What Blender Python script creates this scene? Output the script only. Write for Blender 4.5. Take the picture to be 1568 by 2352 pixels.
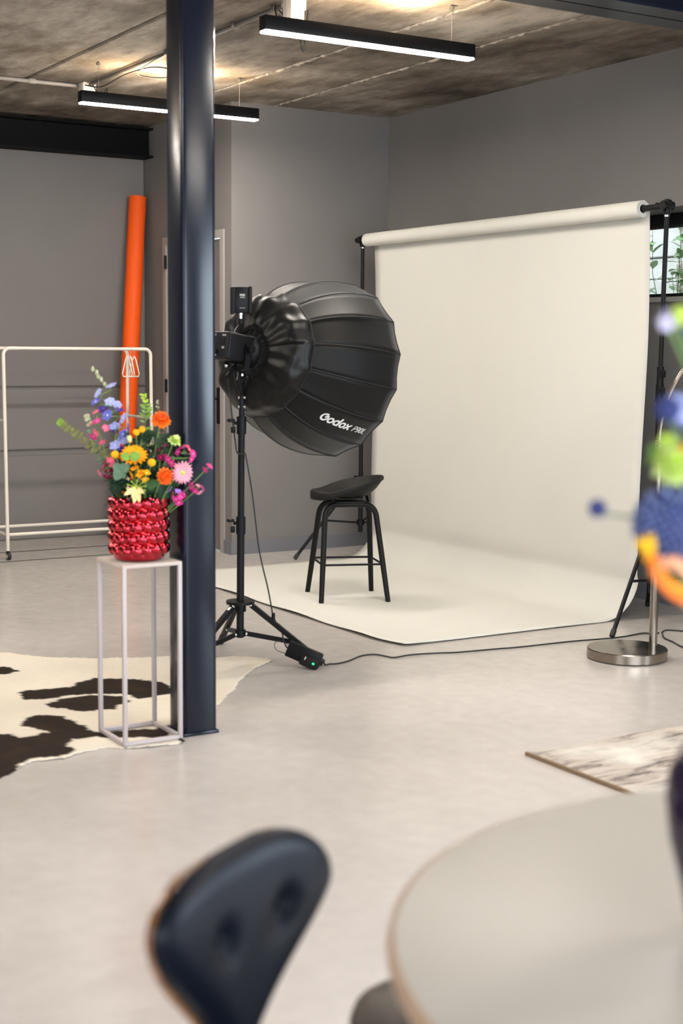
import bpy, bmesh, math, random
from mathutils import Vector, Matrix, noise as mnoise
from math import sin, cos, pi, sqrt, radians
random.seed(7)
SC = bpy.context.scene
COL = SC.collection
for o in list(bpy.data.objects):
    bpy.data.objects.remove(o)

# ------------------------------------------------------------------ camera
F_PX, PITCH, ROLL, YAW = 3314.4, 0.1117185, 0.0071982, -1.0220886
EYE = Vector((0, 0, 1.45))
fwd = Vector((sin(YAW) * cos(PITCH), cos(YAW) * cos(PITCH), -sin(PITCH)))
r0 = Vector((cos(YAW), -sin(YAW), 0))
u0 = r0.cross(fwd)
rgt = cos(ROLL) * r0 + sin(ROLL) * u0
upv = -sin(ROLL) * r0 + cos(ROLL) * u0
cam = bpy.data.cameras.new('camera')
cam.sensor_fit = 'VERTICAL'
cam.sensor_height = 36.0
cam.sensor_width = 24.0
cam.lens = F_PX / 2352 * 36.0
cam.dof.use_dof = True
cam.dof.focus_distance = 8.2
cam.dof.aperture_fstop = 2.6
cam.clip_start = 0.05
camo = bpy.data.objects.new('camera', cam)
M = Matrix((rgt, upv, -fwd)).transposed().to_4x4()
M.translation = EYE
camo.matrix_world = M
COL.objects.link(camo)
SC.camera = camo
LAT = Vector((r0.x, r0.y, 0)).normalized()          # to the right seen from the camera
FWH = Vector((fwd.x, fwd.y, 0)).normalized()        # away from the camera

# ------------------------------------------------------------------ light and exposure
SC.view_settings.view_transform = 'Standard'
SC.view_settings.look = 'None'
SC.view_settings.gamma = 1.0
SC.view_settings.use_curve_mapping = False
SC.view_settings.exposure = 0.0
SC.cycles.use_denoising = True
SC.cycles.max_bounces = 8
SC.cycles.diffuse_bounces = 4
SC.cycles.glossy_bounces = 4
SC.cycles.caustics_reflective = False
SC.cycles.caustics_refractive = False
SC.cycles.sample_clamp_indirect = 10.0

wd = bpy.data.worlds.new('daylight')
SC.world = wd
wd.use_nodes = True
wd.node_tree.nodes['Background'].inputs[0].default_value = (0.86, 0.93, 1.0, 1)
wd.node_tree.nodes['Background'].inputs[1].default_value = 3.0


def area(name, loc, direction, sx, sy, power, color):
    l = bpy.data.lights.new(name, 'AREA')
    l.shape = 'RECTANGLE'
    l.size, l.size_y = sx, sy
    l.energy = power
    l.color = color
    o = bpy.data.objects.new(name, l)
    o.location = loc
    o.rotation_euler = Vector(direction).to_track_quat('-Z', 'Y').to_euler()
    COL.objects.link(o)
    return o


# area lamps as daylight in the unseen glazing added behind and beside the photographer
area('added_daylight_rear', (3.62, 1.2, 1.45), (-1, 0, -0.45), 5.2, 2.5, 300, (0.80, 0.90, 1.0))
area('added_daylight_left', (-0.3, -3.62, 1.45), (0, 1, -0.45), 3.2, 2.5, 60, (0.86, 0.93, 1.0))
area('added_daylight_right', (0.6, 6.28, 1.45), (0, -1, -0.4), 3.4, 2.2, 360, (0.72, 0.86, 1.0))


# ------------------------------------------------------------------ materials
def mat(name, c, rough=0.5, metal=0.0, spec=0.5, var=0.0, vscale=8.0, bump=0.0, bscale=40.0,
        sheen=0.0, coat=0.0, emit=0.0, aniso=0.0, sss=0.0, trans=0.0, rvar=0.0):
    m = bpy.data.materials.new(name)
    m.use_nodes = True
    nt = m.node_tree
    b = nt.nodes['Principled BSDF']
    b.inputs['Base Color'].default_value = (*c, 1)
    b.inputs['Roughness'].default_value = rough
    b.inputs['Metallic'].default_value = metal
    b.inputs['Specular IOR Level'].default_value = spec
    b.inputs['Sheen Weight'].default_value = sheen
    b.inputs['Coat Weight'].default_value = coat
    b.inputs['Anisotropic'].default_value = aniso
    b.inputs['Transmission Weight'].default_value = trans
    if sss:
        b.inputs['Subsurface Weight'].default_value = sss
        b.inputs['Subsurface Radius'].default_value = (0.01, 0.008, 0.006)
    if emit:
        b.inputs['Emission Color'].default_value = (*c, 1)
        b.inputs['Emission Strength'].default_value = emit
    tc = nt.nodes.new('ShaderNodeTexCoord')
    if var or rvar:
        n = nt.nodes.new('ShaderNodeTexNoise')
        n.inputs['Scale'].default_value = vscale
        n.inputs['Detail'].default_value = 6
        nt.links.new(tc.outputs['Object'], n.inputs['Vector'])
        if var:
            r = nt.nodes.new('ShaderNodeValToRGB')
            r.color_ramp.elements[0].position = 0.3
            r.color_ramp.elements[1].position = 0.7
            r.color_ramp.elements[0].color = (*[x * (1 - var) for x in c], 1)
            r.color_ramp.elements[1].color = (*[min(1, x * (1 + var)) for x in c], 1)
            nt.links.new(n.outputs['Fac'], r.inputs['Fac'])
            nt.links.new(r.outputs['Color'], b.inputs['Base Color'])
        if rvar:
            mr = nt.nodes.new('ShaderNodeMapRange')
            mr.inputs['From Min'].default_value = 0.3
            mr.inputs['From Max'].default_value = 0.7
            mr.inputs['To Min'].default_value = rough - rvar
            mr.inputs['To Max'].default_value = rough + rvar
            nt.links.new(n.outputs['Fac'], mr.inputs['Value'])
            nt.links.new(mr.outputs['Result'], b.inputs['Roughness'])
    if bump:
        n2 = nt.nodes.new('ShaderNodeTexNoise')
        n2.inputs['Scale'].default_value = bscale
        n2.inputs['Detail'].default_value = 4
        bp = nt.nodes.new('ShaderNodeBump')
        bp.inputs['Strength'].default_value = bump
        bp.inputs['Distance'].default_value = 0.01
        nt.links.new(tc.outputs['Object'], n2.inputs['Vector'])
        nt.links.new(n2.outputs['Fac'], bp.inputs['Height'])
        nt.links.new(bp.outputs['Normal'], b.inputs['Normal'])
    return m


def mat_concrete_floor():
    m = mat('polished_concrete', (0.5, 0.46, 0.42), rough=0.24, spec=0.45)
    nt = m.node_tree
    b = nt.nodes['Principled BSDF']
    tc = nt.nodes.new('ShaderNodeTexCoord')
    n1 = nt.nodes.new('ShaderNodeTexNoise'); n1.inputs['Scale'].default_value = 0.9; n1.inputs['Detail'].default_value = 9; n1.inputs['Roughness'].default_value = 0.62
    n2 = nt.nodes.new('ShaderNodeTexNoise'); n2.inputs['Scale'].default_value = 14; n2.inputs['Detail'].default_value = 8
    mx = nt.nodes.new('ShaderNodeMix'); mx.data_type = 'FLOAT'; mx.inputs[0].default_value = 0.22
    for n in (n1, n2):
        nt.links.new(tc.outputs['Object'], n.inputs['Vector'])
    nt.links.new(n1.outputs['Fac'], mx.inputs[2]); nt.links.new(n2.outputs['Fac'], mx.inputs[3])
    r = nt.nodes.new('ShaderNodeValToRGB')
    e = r.color_ramp.elements
    e[0].position, e[0].color = 0.28, (0.41, 0.378, 0.35, 1)
    e[1].position, e[1].color = 0.72, (0.545, 0.51, 0.485, 1)
    nt.links.new(mx.outputs[0], r.inputs['Fac'])
    nt.links.new(r.outputs['Color'], b.inputs['Base Color'])
    mr = nt.nodes.new('ShaderNodeMapRange')
    mr.inputs['From Min'].default_value = 0.35; mr.inputs['From Max'].default_value = 0.65
    mr.inputs['To Min'].default_value = 0.2; mr.inputs['To Max'].default_value = 0.25
    nt.links.new(n2.outputs['Fac'], mr.inputs['Value']); nt.links.new(mr.outputs['Result'], b.inputs['Roughness'])
    return m


def mat_concrete_ceiling():
    m = mat('cast_concrete', (0.3, 0.26, 0.21), rough=0.85, spec=0.25)
    nt = m.node_tree
    b = nt.nodes['Principled BSDF']
    tc = nt.nodes.new('ShaderNodeTexCoord')
    mp = nt.nodes.new('ShaderNodeMapping'); mp.inputs['Scale'].default_value = (0.7, 1.6, 1)
    n1 = nt.nodes.new('ShaderNodeTexNoise'); n1.inputs['Scale'].default_value = 1.9; n1.inputs['Detail'].default_value = 14; n1.inputs['Roughness'].default_value = 0.74
    n2 = nt.nodes.new('ShaderNodeTexNoise'); n2.inputs['Scale'].default_value = 0.8; n2.inputs['Detail'].default_value = 7; n2.inputs['Distortion'].default_value = 0.6
    nt.links.new(tc.outputs['Object'], mp.inputs['Vector']); nt.links.new(mp.outputs['Vector'], n1.inputs['Vector'])
    nt.links.new(tc.outputs['Object'], n2.inputs['Vector'])
    mx = nt.nodes.new('ShaderNodeMix'); mx.data_type = 'FLOAT'; mx.inputs[0].default_value = 0.5
    nt.links.new(n1.outputs['Fac'], mx.inputs[2]); nt.links.new(n2.outputs['Fac'], mx.inputs[3])
    r = nt.nodes.new('ShaderNodeValToRGB')
    e = r.color_ramp.elements
    e[0].position, e[0].color = 0.39, (0.075, 0.06, 0.046, 1)
    e[1].position, e[1].color = 0.61, (0.50, 0.455, 0.40, 1)
    k = e.new(0.5); k.color = (0.22, 0.19, 0.155, 1)
    nt.links.new(mx.outputs[0], r.inputs['Fac']); nt.links.new(r.outputs['Color'], b.inputs['Base Color'])
    n3 = nt.nodes.new('ShaderNodeTexNoise'); n3.inputs['Scale'].default_value = 30; n3.inputs['Detail'].default_value = 6
    nt.links.new(tc.outputs['Object'], n3.inputs['Vector'])
    bp = nt.nodes.new('ShaderNodeBump'); bp.inputs['Strength'].default_value = 0.35; bp.inputs['Distance'].default_value = 0.006
    nt.links.new(n3.outputs['Fac'], bp.inputs['Height']); nt.links.new(bp.outputs['Normal'], b.inputs['Normal'])
    return m


def mat_marble():
    m = mat('marbled_pile', (0.78, 0.75, 0.69), rough=0.9, spec=0.1)
    nt = m.node_tree
    b = nt.nodes['Principled BSDF']
    tc = nt.nodes.new('ShaderNodeTexCoord')
    mp = nt.nodes.new('ShaderNodeMapping'); mp.inputs['Scale'].default_value = (7.5, 1.5, 1); mp.inputs['Rotation'].default_value = (0, 0, 0.35)
    n1 = nt.nodes.new('ShaderNodeTexNoise'); n1.inputs['Scale'].default_value = 2.6; n1.inputs['Detail'].default_value = 9; n1.inputs['Roughness'].default_value = 0.7; n1.inputs['Distortion'].default_value = 0.5
    n2 = nt.nodes.new('ShaderNodeTexNoise'); n2.inputs['Scale'].default_value = 2.1; n2.inputs['Detail'].default_value = 3
    nt.links.new(tc.outputs['Object'], mp.inputs['Vector']); nt.links.new(mp.outputs['Vector'], n1.inputs['Vector'])
    nt.links.new(tc.outputs['Object'], n2.inputs['Vector'])
    r1 = nt.nodes.new('ShaderNodeValToRGB'); e = r1.color_ramp.elements
    e[0].position, e[0].color = 0.37, (0.10, 0.088, 0.085, 1)
    e[1].position, e[1].color = 0.60, (0.53, 0.48, 0.43, 1)
    k = e.new(0.47); k.color = (0.40, 0.35, 0.315, 1)
    nt.links.new(n1.outputs['Fac'], r1.inputs['Fac'])
    r2 = nt.nodes.new('ShaderNodeValToRGB'); e = r2.color_ramp.elements
    e[0].position, e[0].color = 0.36, (0, 0, 0, 1); e[1].position, e[1].color = 0.5, (1, 1, 1, 1)
    nt.links.new(n2.outputs['Fac'], r2.inputs['Fac'])
    mx = nt.nodes.new('ShaderNodeMix'); mx.data_type = 'RGBA'
    mx.inputs[6].default_value = (0.66, 0.655, 0.60, 1)
    nt.links.new(r2.outputs['Color'], mx.inputs[0]); nt.links.new(r1.outputs['Color'], mx.inputs[7])
    nt.links.new(mx.outputs[2], b.inputs['Base Color'])
    return m


def mat_hide():
    m = mat('cow_hair', (0.8, 0.75, 0.65), rough=0.85, spec=0.08)
    nt = m.node_tree
    b = nt.nodes['Principled BSDF']
    a = nt.nodes.new('ShaderNodeVertexColor'); a.layer_name = 'coat'
    nt.links.new(a.outputs['Color'], b.inputs['Base Color'])
    return m


def mat_glass():
    m = bpy.data.materials.new('window_glass')
    m.use_nodes = True
    nt = m.node_tree
    nt.nodes.remove(nt.nodes['Principled BSDF'])
    out = nt.nodes['Material Output']
    t = nt.nodes.new('ShaderNodeBsdfTransparent'); t.inputs[0].default_value = (0.96, 0.98, 0.97, 1)
    g = nt.nodes.new('ShaderNodeBsdfGlossy'); g.inputs['Roughness'].default_value = 0.02
    f = nt.nodes.new('ShaderNodeFresnel')
    ge = nt.nodes.new('ShaderNodeNewGeometry')
    mr = nt.nodes.new('ShaderNodeMapRange'); mr.inputs['To Min'].default_value = 1.3; mr.inputs['To Max'].default_value = 1.0
    nt.links.new(ge.outputs['Backfacing'], mr.inputs['Value']); nt.links.new(mr.outputs['Result'], f.inputs[0])
    x = nt.nodes.new('ShaderNodeMixShader')
    nt.links.new(f.outputs[0], x.inputs[0]); nt.links.new(t.outputs[0], x.inputs[1]); nt.links.new(g.outputs[0], x.inputs[2])
    nt.links.new(x.outputs[0], out.inputs[0])
    return m


def mat_wood(name, a, c, scale=(1.5, 30, 30), rough=0.4, coat=0.0):
    m = mat(name, a, rough=rough, coat=coat)
    nt = m.node_tree
    b = nt.nodes['Principled BSDF']
    tc = nt.nodes.new('ShaderNodeTexCoord')
    mp = nt.nodes.new('ShaderNodeMapping'); mp.inputs['Scale'].default_value = scale
    n = nt.nodes.new('ShaderNodeTexNoise'); n.inputs['Scale'].default_value = 2; n.inputs['Detail'].default_value = 6
    nt.links.new(tc.outputs['Object'], mp.inputs['Vector']); nt.links.new(mp.outputs['Vector'], n.inputs['Vector'])
    r = nt.nodes.new('ShaderNodeValToRGB')
    r.color_ramp.elements[0].position = 0.35; r.color_ramp.elements[0].color = (*a, 1)
    r.color_ramp.elements[1].position = 0.65; r.color_ramp.elements[1].color = (*c, 1)
    nt.links.new(n.outputs['Fac'], r.inputs['Fac']); nt.links.new(r.outputs['Color'], b.inputs['Base Color'])
    return m


MT = {}
MT['floor'] = mat_concrete_floor()
MT['ceiling'] = mat_concrete_ceiling()
MT['mortar'] = mat('pale_mortar', (0.40, 0.365, 0.32), rough=0.9, spec=0.1, var=0.5, vscale=12)
MT['wall'] = mat('grey_wall_paint', (0.205, 0.195, 0.188), rough=0.7, spec=0.06, var=0.03, vscale=2.0, bump=0.03, bscale=220)
MT['skirt'] = mat('grey_skirting_paint', (0.165, 0.165, 0.185), rough=0.4)
MT['doorpaint'] = mat('grey_door_paint', (0.18, 0.166, 0.16), rough=0.45)
MT['frame_light'] = mat('pale_frame_paint', (0.34, 0.32, 0.30), rough=0.4)
MT['steel'] = mat('anthracite_steel_paint', (0.003, 0.0062, 0.0155), rough=0.2, spec=0.38, bump=0.006, bscale=6, rvar=0.03, vscale=2)
MT['beam'] = mat('black_steel_paint', (0.004, 0.0042, 0.005), rough=0.6, spec=0.12)
MT['black_alu'] = mat('black_aluminium', (0.008, 0.008, 0.009), rough=0.43, spec=0.15)
MT['black_plastic'] = mat('black_plastic', (0.006, 0.006, 0.007), rough=0.40, spec=0.15)
MT['black_matte'] = mat('black_matte_plastic', (0.014, 0.0135, 0.013), rough=0.58, spec=0.15)
MT['black_wood'] = mat('black_stained_wood', (0.008, 0.0078, 0.0078), rough=0.48, spec=0.18)
MT['rubber'] = mat('black_rubber', (0.012, 0.012, 0.012), rough=0.6)
MT['satin'] = mat('black_satin_nylon', (0.004, 0.0038, 0.0035), rough=0.45, spec=0.16, sheen=0.12, bump=0.06, bscale=9)
MT['satin_soft'] = mat('black_pleated_nylon', (0.004, 0.0038, 0.0036), rough=0.36, spec=0.24, sheen=0.05, bump=0.4, bscale=9)
MT['seam'] = mat('black_seam_tape', (0.006, 0.006, 0.006), rough=0.6)
MT['diffuser'] = mat('white_diffuser_cloth', (0.82, 0.82, 0.80), rough=0.8)
MT['print'] = mat('white_print', (0.80, 0.79, 0.78), rough=0.6)
MT['print_dim'] = mat('grey_print', (0.35, 0.34, 0.31), rough=0.6)
MT['chrome'] = mat('bright_steel', (0.72, 0.72, 0.72), rough=0.16, metal=1)
MT['brushed'] = mat('brushed_steel', (0.30, 0.26, 0.22), rough=0.2, metal=1, aniso=0.7)
MT['paper'] = mat('cream_seamless_paper', (0.60, 0.59, 0.54), rough=0.85, spec=0.2)
MT['core'] = mat('white_card_core', (0.70, 0.69, 0.67), rough=0.8)
MT['orange'] = mat('orange_paper', (0.92, 0.105, 0.006), rough=0.6, spec=0.3)
MT['white_metal'] = mat('cream_powder_coat', (0.74, 0.68, 0.60), rough=0.4)
MT['plinth'] = mat('pale_powder_coat', (0.46, 0.41, 0.41), rough=0.45)
MT['plinth_top'] = mat('pale_pinkish_tray', (0.52, 0.44, 0.39), rough=0.5)
MT['redchrome'] = mat('red_mirror_glass', (0.50, 0.006, 0.022), rough=0.06, metal=1, coat=0.7)
MT['table'] = mat('cream_laminate', (0.50, 0.475, 0.43), rough=0.38, spec=0.4, var=0.02, vscale=3)
MT['table_edge'] = mat('tan_edge_band', (0.40, 0.27, 0.18), rough=0.5)
MT['walnut'] = mat_wood('walnut_veneer', (0.16, 0.062, 0.02), (0.34, 0.145, 0.045), rough=0.3, coat=0.4)
MT['walnut_dark'] = mat_wood('dark_walnut_veneer', (0.03, 0.018, 0.011), (0.055, 0.032, 0.02), rough=0.35)
MT['leather'] = mat('black_leather', (0.005, 0.0066, 0.0115), rough=0.4, spec=0.12, bump=0.05, bscale=160)
MT['brown_leather'] = mat('dark_brown_leather', (0.028, 0.018, 0.012), rough=0.45, spec=0.5)
MT['hide'] = mat_hide()
MT['marble'] = mat_marble()
MT['rug_edge'] = mat('tan_rug_binding', (0.22, 0.15, 0.095), rough=0.9)
MT['glass'] = mat_glass()
MT['pipe'] = mat('grey_conduit', (0.10, 0.092, 0.085), rough=0.5)
MT['pipe_light'] = mat('pale_grey_conduit', (0.33, 0.30, 0.27), rough=0.5)
MT['box_white'] = mat('white_plastic_box', (0.72, 0.68, 0.60), rough=0.5)
MT['lamp_glow'] = mat('warm_led_diffuser', (1.0, 0.925, 0.84), emit=225.0)
MT['lamp_up'] = mat('warm_led_uplight', (1.0, 0.76, 0.50), emit=210.0)
MT['wire'] = mat('steel_wire', (0.42, 0.40, 0.37), rough=0.4, metal=1)
MT['led_green'] = mat('green_led', (0.02, 0.9, 0.35), emit=0.9)
MT['led_blue'] = mat('blue_led', (0.10, 0.5, 1.0), emit=1.2)
MT['fence_pale'] = mat('sunlit_pale_board', (0.82, 0.82, 0.79), rough=0.8, var=0.08, vscale=6)
MT['fence_dark'] = mat('weathered_grey_board', (0.27, 0.26, 0.25), rough=0.85, var=0.15, vscale=30)
MT['fence_tan'] = mat('tan_stone_block', (0.44, 0.41, 0.35), rough=0.85, var=0.1, vscale=14)
MT['leaf_out'] = mat('garden_leaf', (0.20, 0.34, 0.15), rough=0.5, var=0.35, vscale=9)
MT['leaf_out_pale'] = mat('garden_leaf_pale', (0.50, 0.60, 0.42), rough=0.5, var=0.2, vscale=9)
MT['gravel'] = mat('garden_ground', (0.38, 0.35, 0.30), rough=0.9, var=0.2, vscale=20)
for n, c in dict(blue=(0.14, 0.16, 0.58), blue_pale=(0.40, 0.44, 0.78), violet=(0.10, 0.05, 0.34), pink=(0.86, 0.13, 0.24), pink_pale=(0.78, 0.32, 0.40),
                 magenta=(0.68, 0.04, 0.27), burgundy=(0.26, 0.008, 0.06), orange_f=(0.90, 0.19, 0.01), orange_deep=(0.78, 0.09, 0.006), yellow=(0.90, 0.50, 0.01),
                 amber=(0.92, 0.37, 0.006), cream=(0.90, 0.66, 0.30), lime=(0.46, 0.62, 0.07), lime_pale=(0.62, 0.72, 0.26), leaf=(0.055, 0.125, 0.035),
                 leaf_dark=(0.016, 0.045, 0.022), leaf_grey=(0.13, 0.22, 0.14), leaf_light=(0.20, 0.36, 0.05), olive=(0.17, 0.18, 0.06), stem=(0.16, 0.27, 0.07),
                 bud=(0.42, 0.44, 0.27), navy=(0.045, 0.058, 0.19), steelblue=(0.24, 0.30, 0.52), white_f=(0.62, 0.58, 0.72), lilac=(0.42, 0.24, 0.78), salmon=(0.90, 0.40, 0.22)).items():
    MT[n] = mat('petal_' + n, c, rough=0.55, spec=0.3, var=0.12, vscale=60)


# ------------------------------------------------------------------ mesh helpers
def frame(d):
    d = Vector(d).normalized()
    a = Vector((0, 0, 1)) if abs(d.z) < 0.95 else Vector((1, 0, 0))
    x = a.cross(d).normalized()
    return x, d.cross(x).normalized(), d


class MB:
    def __init__(self):
        self.bm = bmesh.new()

    def _add(self, vs, fs):
        v = [self.bm.verts.new(p) for p in vs]
        for f in fs:
            try:
                self.bm.faces.new([v[i] for i in f])
            except ValueError:
                pass
        return self

    def box(self, c, s, rot=None, bev=0.0, seg=2):
        t = bmesh.new()
        bmesh.ops.create_cube(t, size=1)
        for v in t.verts:
            v.co = Vector((v.co.x * s[0], v.co.y * s[1], v.co.z * s[2]))
        if bev:
            bmesh.ops.bevel(t, geom=t.edges[:], offset=bev, segments=seg, profile=0.5, affect='EDGES')
        if rot is not None:
            for v in t.verts:
                v.co = rot @ v.co
        off = Vector(c)
        t.verts.index_update()
        self._add([v.co + off for v in t.verts], [[v.index for v in f.verts] for f in t.faces])
        t.free()
        return self

    def span(self, a, b, bev=0.0):
        return self.box([(a[i] + b[i]) / 2 for i in range(3)], [abs(b[i] - a[i]) for i in range(3)], bev=bev)

    def tube(self, pts, r, n=10, cap=True):
        pts = [Vector(p) for p in pts]
        rs = r if isinstance(r, (list, tuple)) else [r] * len(pts)
        vs, fs = [], []
        x = None
        for i, p in enumerate(pts):
            d = (pts[min(i + 1, len(pts) - 1)] - pts[max(i - 1, 0)]).normalized()
            if x is None:
                x = frame(d)[0]
            else:
                x = (x - d * x.dot(d))
                x = x.normalized() if x.length > 1e-6 else frame(d)[0]
            y = d.cross(x)
            for k in range(n):
                a = 2 * pi * k / n
                vs.append(p + (x * cos(a) + y * sin(a)) * rs[i])
        for i in range(len(pts) - 1):
            for k in range(n):
                fs.append((i * n + k, i * n + (k + 1) % n, (i + 1) * n + (k + 1) % n, (i + 1) * n + k))
        if cap:
            fs.append(tuple(range(n))[::-1])
            fs.append(tuple((len(pts) - 1) * n + k for k in range(n)))
        return self._add(vs, fs)

    def flat(self, pts, w, h, side):
        """bar of rectangular section w x h along pts; side = direction of w"""
        pts = [Vector(p) for p in pts]
        vs, fs = [], []
        for i, p in enumerate(pts):
            d = (pts[min(i + 1, len(pts) - 1)] - pts[max(i - 1, 0)]).normalized()
            s = Vector(side); s = (s - d * s.dot(d)).normalized()
            t = d.cross(s)
            for a, b in ((-1, -1), (1, -1), (1, 1), (-1, 1)):
                vs.append(p + s * a * w / 2 + t * b * h / 2)
        for i in range(len(pts) - 1):
            for k in range(4):
                fs.append((i * 4 + k, i * 4 + (k + 1) % 4, i * 4 + 4 + (k + 1) % 4, i * 4 + 4 + k))
        fs.append((3, 2, 1, 0)); m = 4 * (len(pts) - 1); fs.append((m, m + 1, m + 2, m + 3))
        return self._add(vs, fs)

    def lathe(self, prof, c=(0, 0, 0), axis=(0, 0, 1), n=32, fn=None):
        x, y, d = frame(axis)
        c = Vector(c)
        vs, fs = [], []
        for j, (r, z) in enumerate(prof):
            for k in range(n):
                a = 2 * pi * k / n
                rr = r if fn is None else fn(r, z, a)
                vs.append(c + (x * cos(a) + y * sin(a)) * rr + d * z)
        for j in range(len(prof) - 1):
            for k in range(n):
                fs.append((j * n + k, j * n + (k + 1) % n, (j + 1) * n + (k + 1) % n, (j + 1) * n + k))
        if prof[0][0] > 1e-5:
            fs.append(tuple(range(n))[::-1])
        if prof[-1][0] > 1e-5:
            fs.append(tuple((len(prof) - 1) * n + k for k in range(n)))
        return self._add(vs, fs)

    def ball(self, c, r, seg=14, rings=9, sc=(1, 1, 1), rot=None, jit=0.0):
        vs, fs = [], []
        c = Vector(c)
        for j in range(rings + 1):
            th = pi * j / rings
            for k in range(seg):
                a = 2 * pi * k / seg
                p = Vector((sin(th) * cos(a) * sc[0], sin(th) * sin(a) * sc[1], cos(th) * sc[2]))
                if jit and 0 < j < rings:
                    p *= 1 + random.uniform(-jit, jit)
                if rot is not None:
                    p = rot @ p
                vs.append(c + p * r)
        for j in range(rings):
            for k in range(seg):
                fs.append((j * seg + k, (j + 1) * seg + k, (j + 1) * seg + (k + 1) % seg, j * seg + (k + 1) % seg))
        return self._add(vs, fs)

    def grid(self, nu, nv, f, wrap=False):
        vs = [f(i / (nu - 1), j / (nv - 1)) for j in range(nv) for i in range(nu)]
        fs = []
        for j in range(nv - 1):
            for i in range(nu - 1):
                fs.append((j * nu + i, j * nu + i + 1, (j + 1) * nu + i + 1, (j + 1) * nu + i))
        return self._add(vs, fs)

    def leaf(self, base, d, up, ln, w, curl=0.2, cup=0.15, nu=7, tip=1.0):
        """a pointed, curved, cupped blade of real thickness"""
        d = Vector(d).normalized(); up = Vector(up)
        s = d.cross(up)
        s = s.normalized() if s.length > 1e-5 else frame(d)[0]
        n = s.cross(d).normalized()
        base = Vector(base)

        def f(u, v, o):
            t = v
            hw = w / 2 * (max(0.0, sin(pi * min(1, t ** 0.8 * 0.97 + 0.03))) ** 0.75) * (1 if tip == 1 else (1 - t) ** (tip - 1))
            x = (u - 0.5) * 2
            return base + d * ln * t * (1 - 0.15 * abs(curl) * t) + s * hw * x + n * (-curl * ln * t * t + cup * hw * x * x + o)
        th = max(0.0006, w * 0.02)
        nv = nu
        vs = [f(i / 4, j / (nv - 1), th) for j in range(nv) for i in range(5)] + [f(i / 4, j / (nv - 1), -th) for j in range(nv) for i in range(5)]
        fs = []
        o = nv * 5
        for j in range(nv - 1):
            for i in range(4):
                q = (j * 5 + i, j * 5 + i + 1, (j + 1) * 5 + i + 1, (j + 1) * 5 + i)
                fs.append(q); fs.append(tuple(o + k for k in q[::-1]))
        for j in range(nv - 1):
            fs.append((j * 5, (j + 1) * 5, o + (j + 1) * 5, o + j * 5)); fs.append((j * 5 + 4, o + j * 5 + 4, o + (j + 1) * 5 + 4, (j + 1) * 5 + 4))
        return self._add(vs, fs)

    def build(self, name, m, parent=None, smooth=True, angle=40, solid=0.0, loc=None, subsurf=0):
        bm = self.bm
        bmesh.ops.remove_doubles(bm, verts=bm.verts[:], dist=1e-6)
        bmesh.ops.recalc_face_normals(bm, faces=bm.faces[:])
        me = bpy.data.meshes.new(name)
        bm.to_mesh(me)
        bm.free()
        me.materials.append(MT[m] if isinstance(m, str) else m)
        o = bpy.data.objects.new(name, me)
        COL.objects.link(o)
        if parent is not None:
            o.parent = parent
            # geometry is given in world space; keep it there
            w = Matrix.Identity(4)
            p = parent
            while p is not None:
                w = Matrix.Translation(p.location) @ p.rotation_euler.to_matrix().to_4x4() @ w if p.location.length or any(p.rotation_euler) else w
                p = p.parent
            me.transform(w.inverted())
        if loc is not None:
            me.transform(Matrix.Translation(-Vector(loc)))
            o.location = loc
        if smooth:
            for p in me.polygons:
                p.use_smooth = True
            try:
                me.set_sharp_from_angle(angle=radians(angle))
            except Exception:
                pass
        if solid:
            md = o.modifiers.new('thickness', 'SOLIDIFY'); md.thickness = solid; md.offset = 0
        if subsurf:
            md = o.modifiers.new('smooth', 'SUBSURF'); md.levels = md.render_levels = subsurf
        return o


def tag(o, label=None, cat=None, group=None, kind=None):
    if label: o['label'] = label
    if cat: o['category'] = cat
    if group: o['group'] = group
    if kind: o['kind'] = kind
    return o


def thing(name, label, cat, loc, group=None, rz=0.0):
    o = bpy.data.objects.new(name, None)
    o.empty_display_size = 0.1
    COL.objects.link(o)
    o.location = loc
    o.rotation_euler = (0, 0, rz)
    return tag(o, label, cat, group)


def struct(o, label, cat):
    return tag(o, label, cat, kind='structure')


def copy_tree(o, parent=None):
    c = o.copy()
    COL.objects.link(c)
    c.parent = parent
    for ch in list(o.children):
        copy_tree(ch, c)
    return c


def arc(c, r, a0, a1, x, y, n=10):
    c, x, y = Vector(c), Vector(x), Vector(y)
    return [c + x * r * cos(a0 + (a1 - a0) * i / n) + y * r * sin(a0 + (a1 - a0) * i / n) for i in range(n + 1)]


def smooth_path(pts, n=8):
    pts = [Vector(p) for p in pts]
    out = []
    for i in range(len(pts) - 1):
        p0, p1, p2, p3 = pts[max(i - 1, 0)], pts[i], pts[i + 1], pts[min(i + 2, len(pts) - 1)]
        for k in range(n):
            t = k / n
            out.append(0.5 * ((2 * p1) + (p2 - p0) * t + (2 * p0 - 5 * p1 + 4 * p2 - p3) * t * t + (3 * p1 - p0 - 3 * p2 + p3) * t ** 3))
    out.append(pts[-1])
    return out

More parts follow.
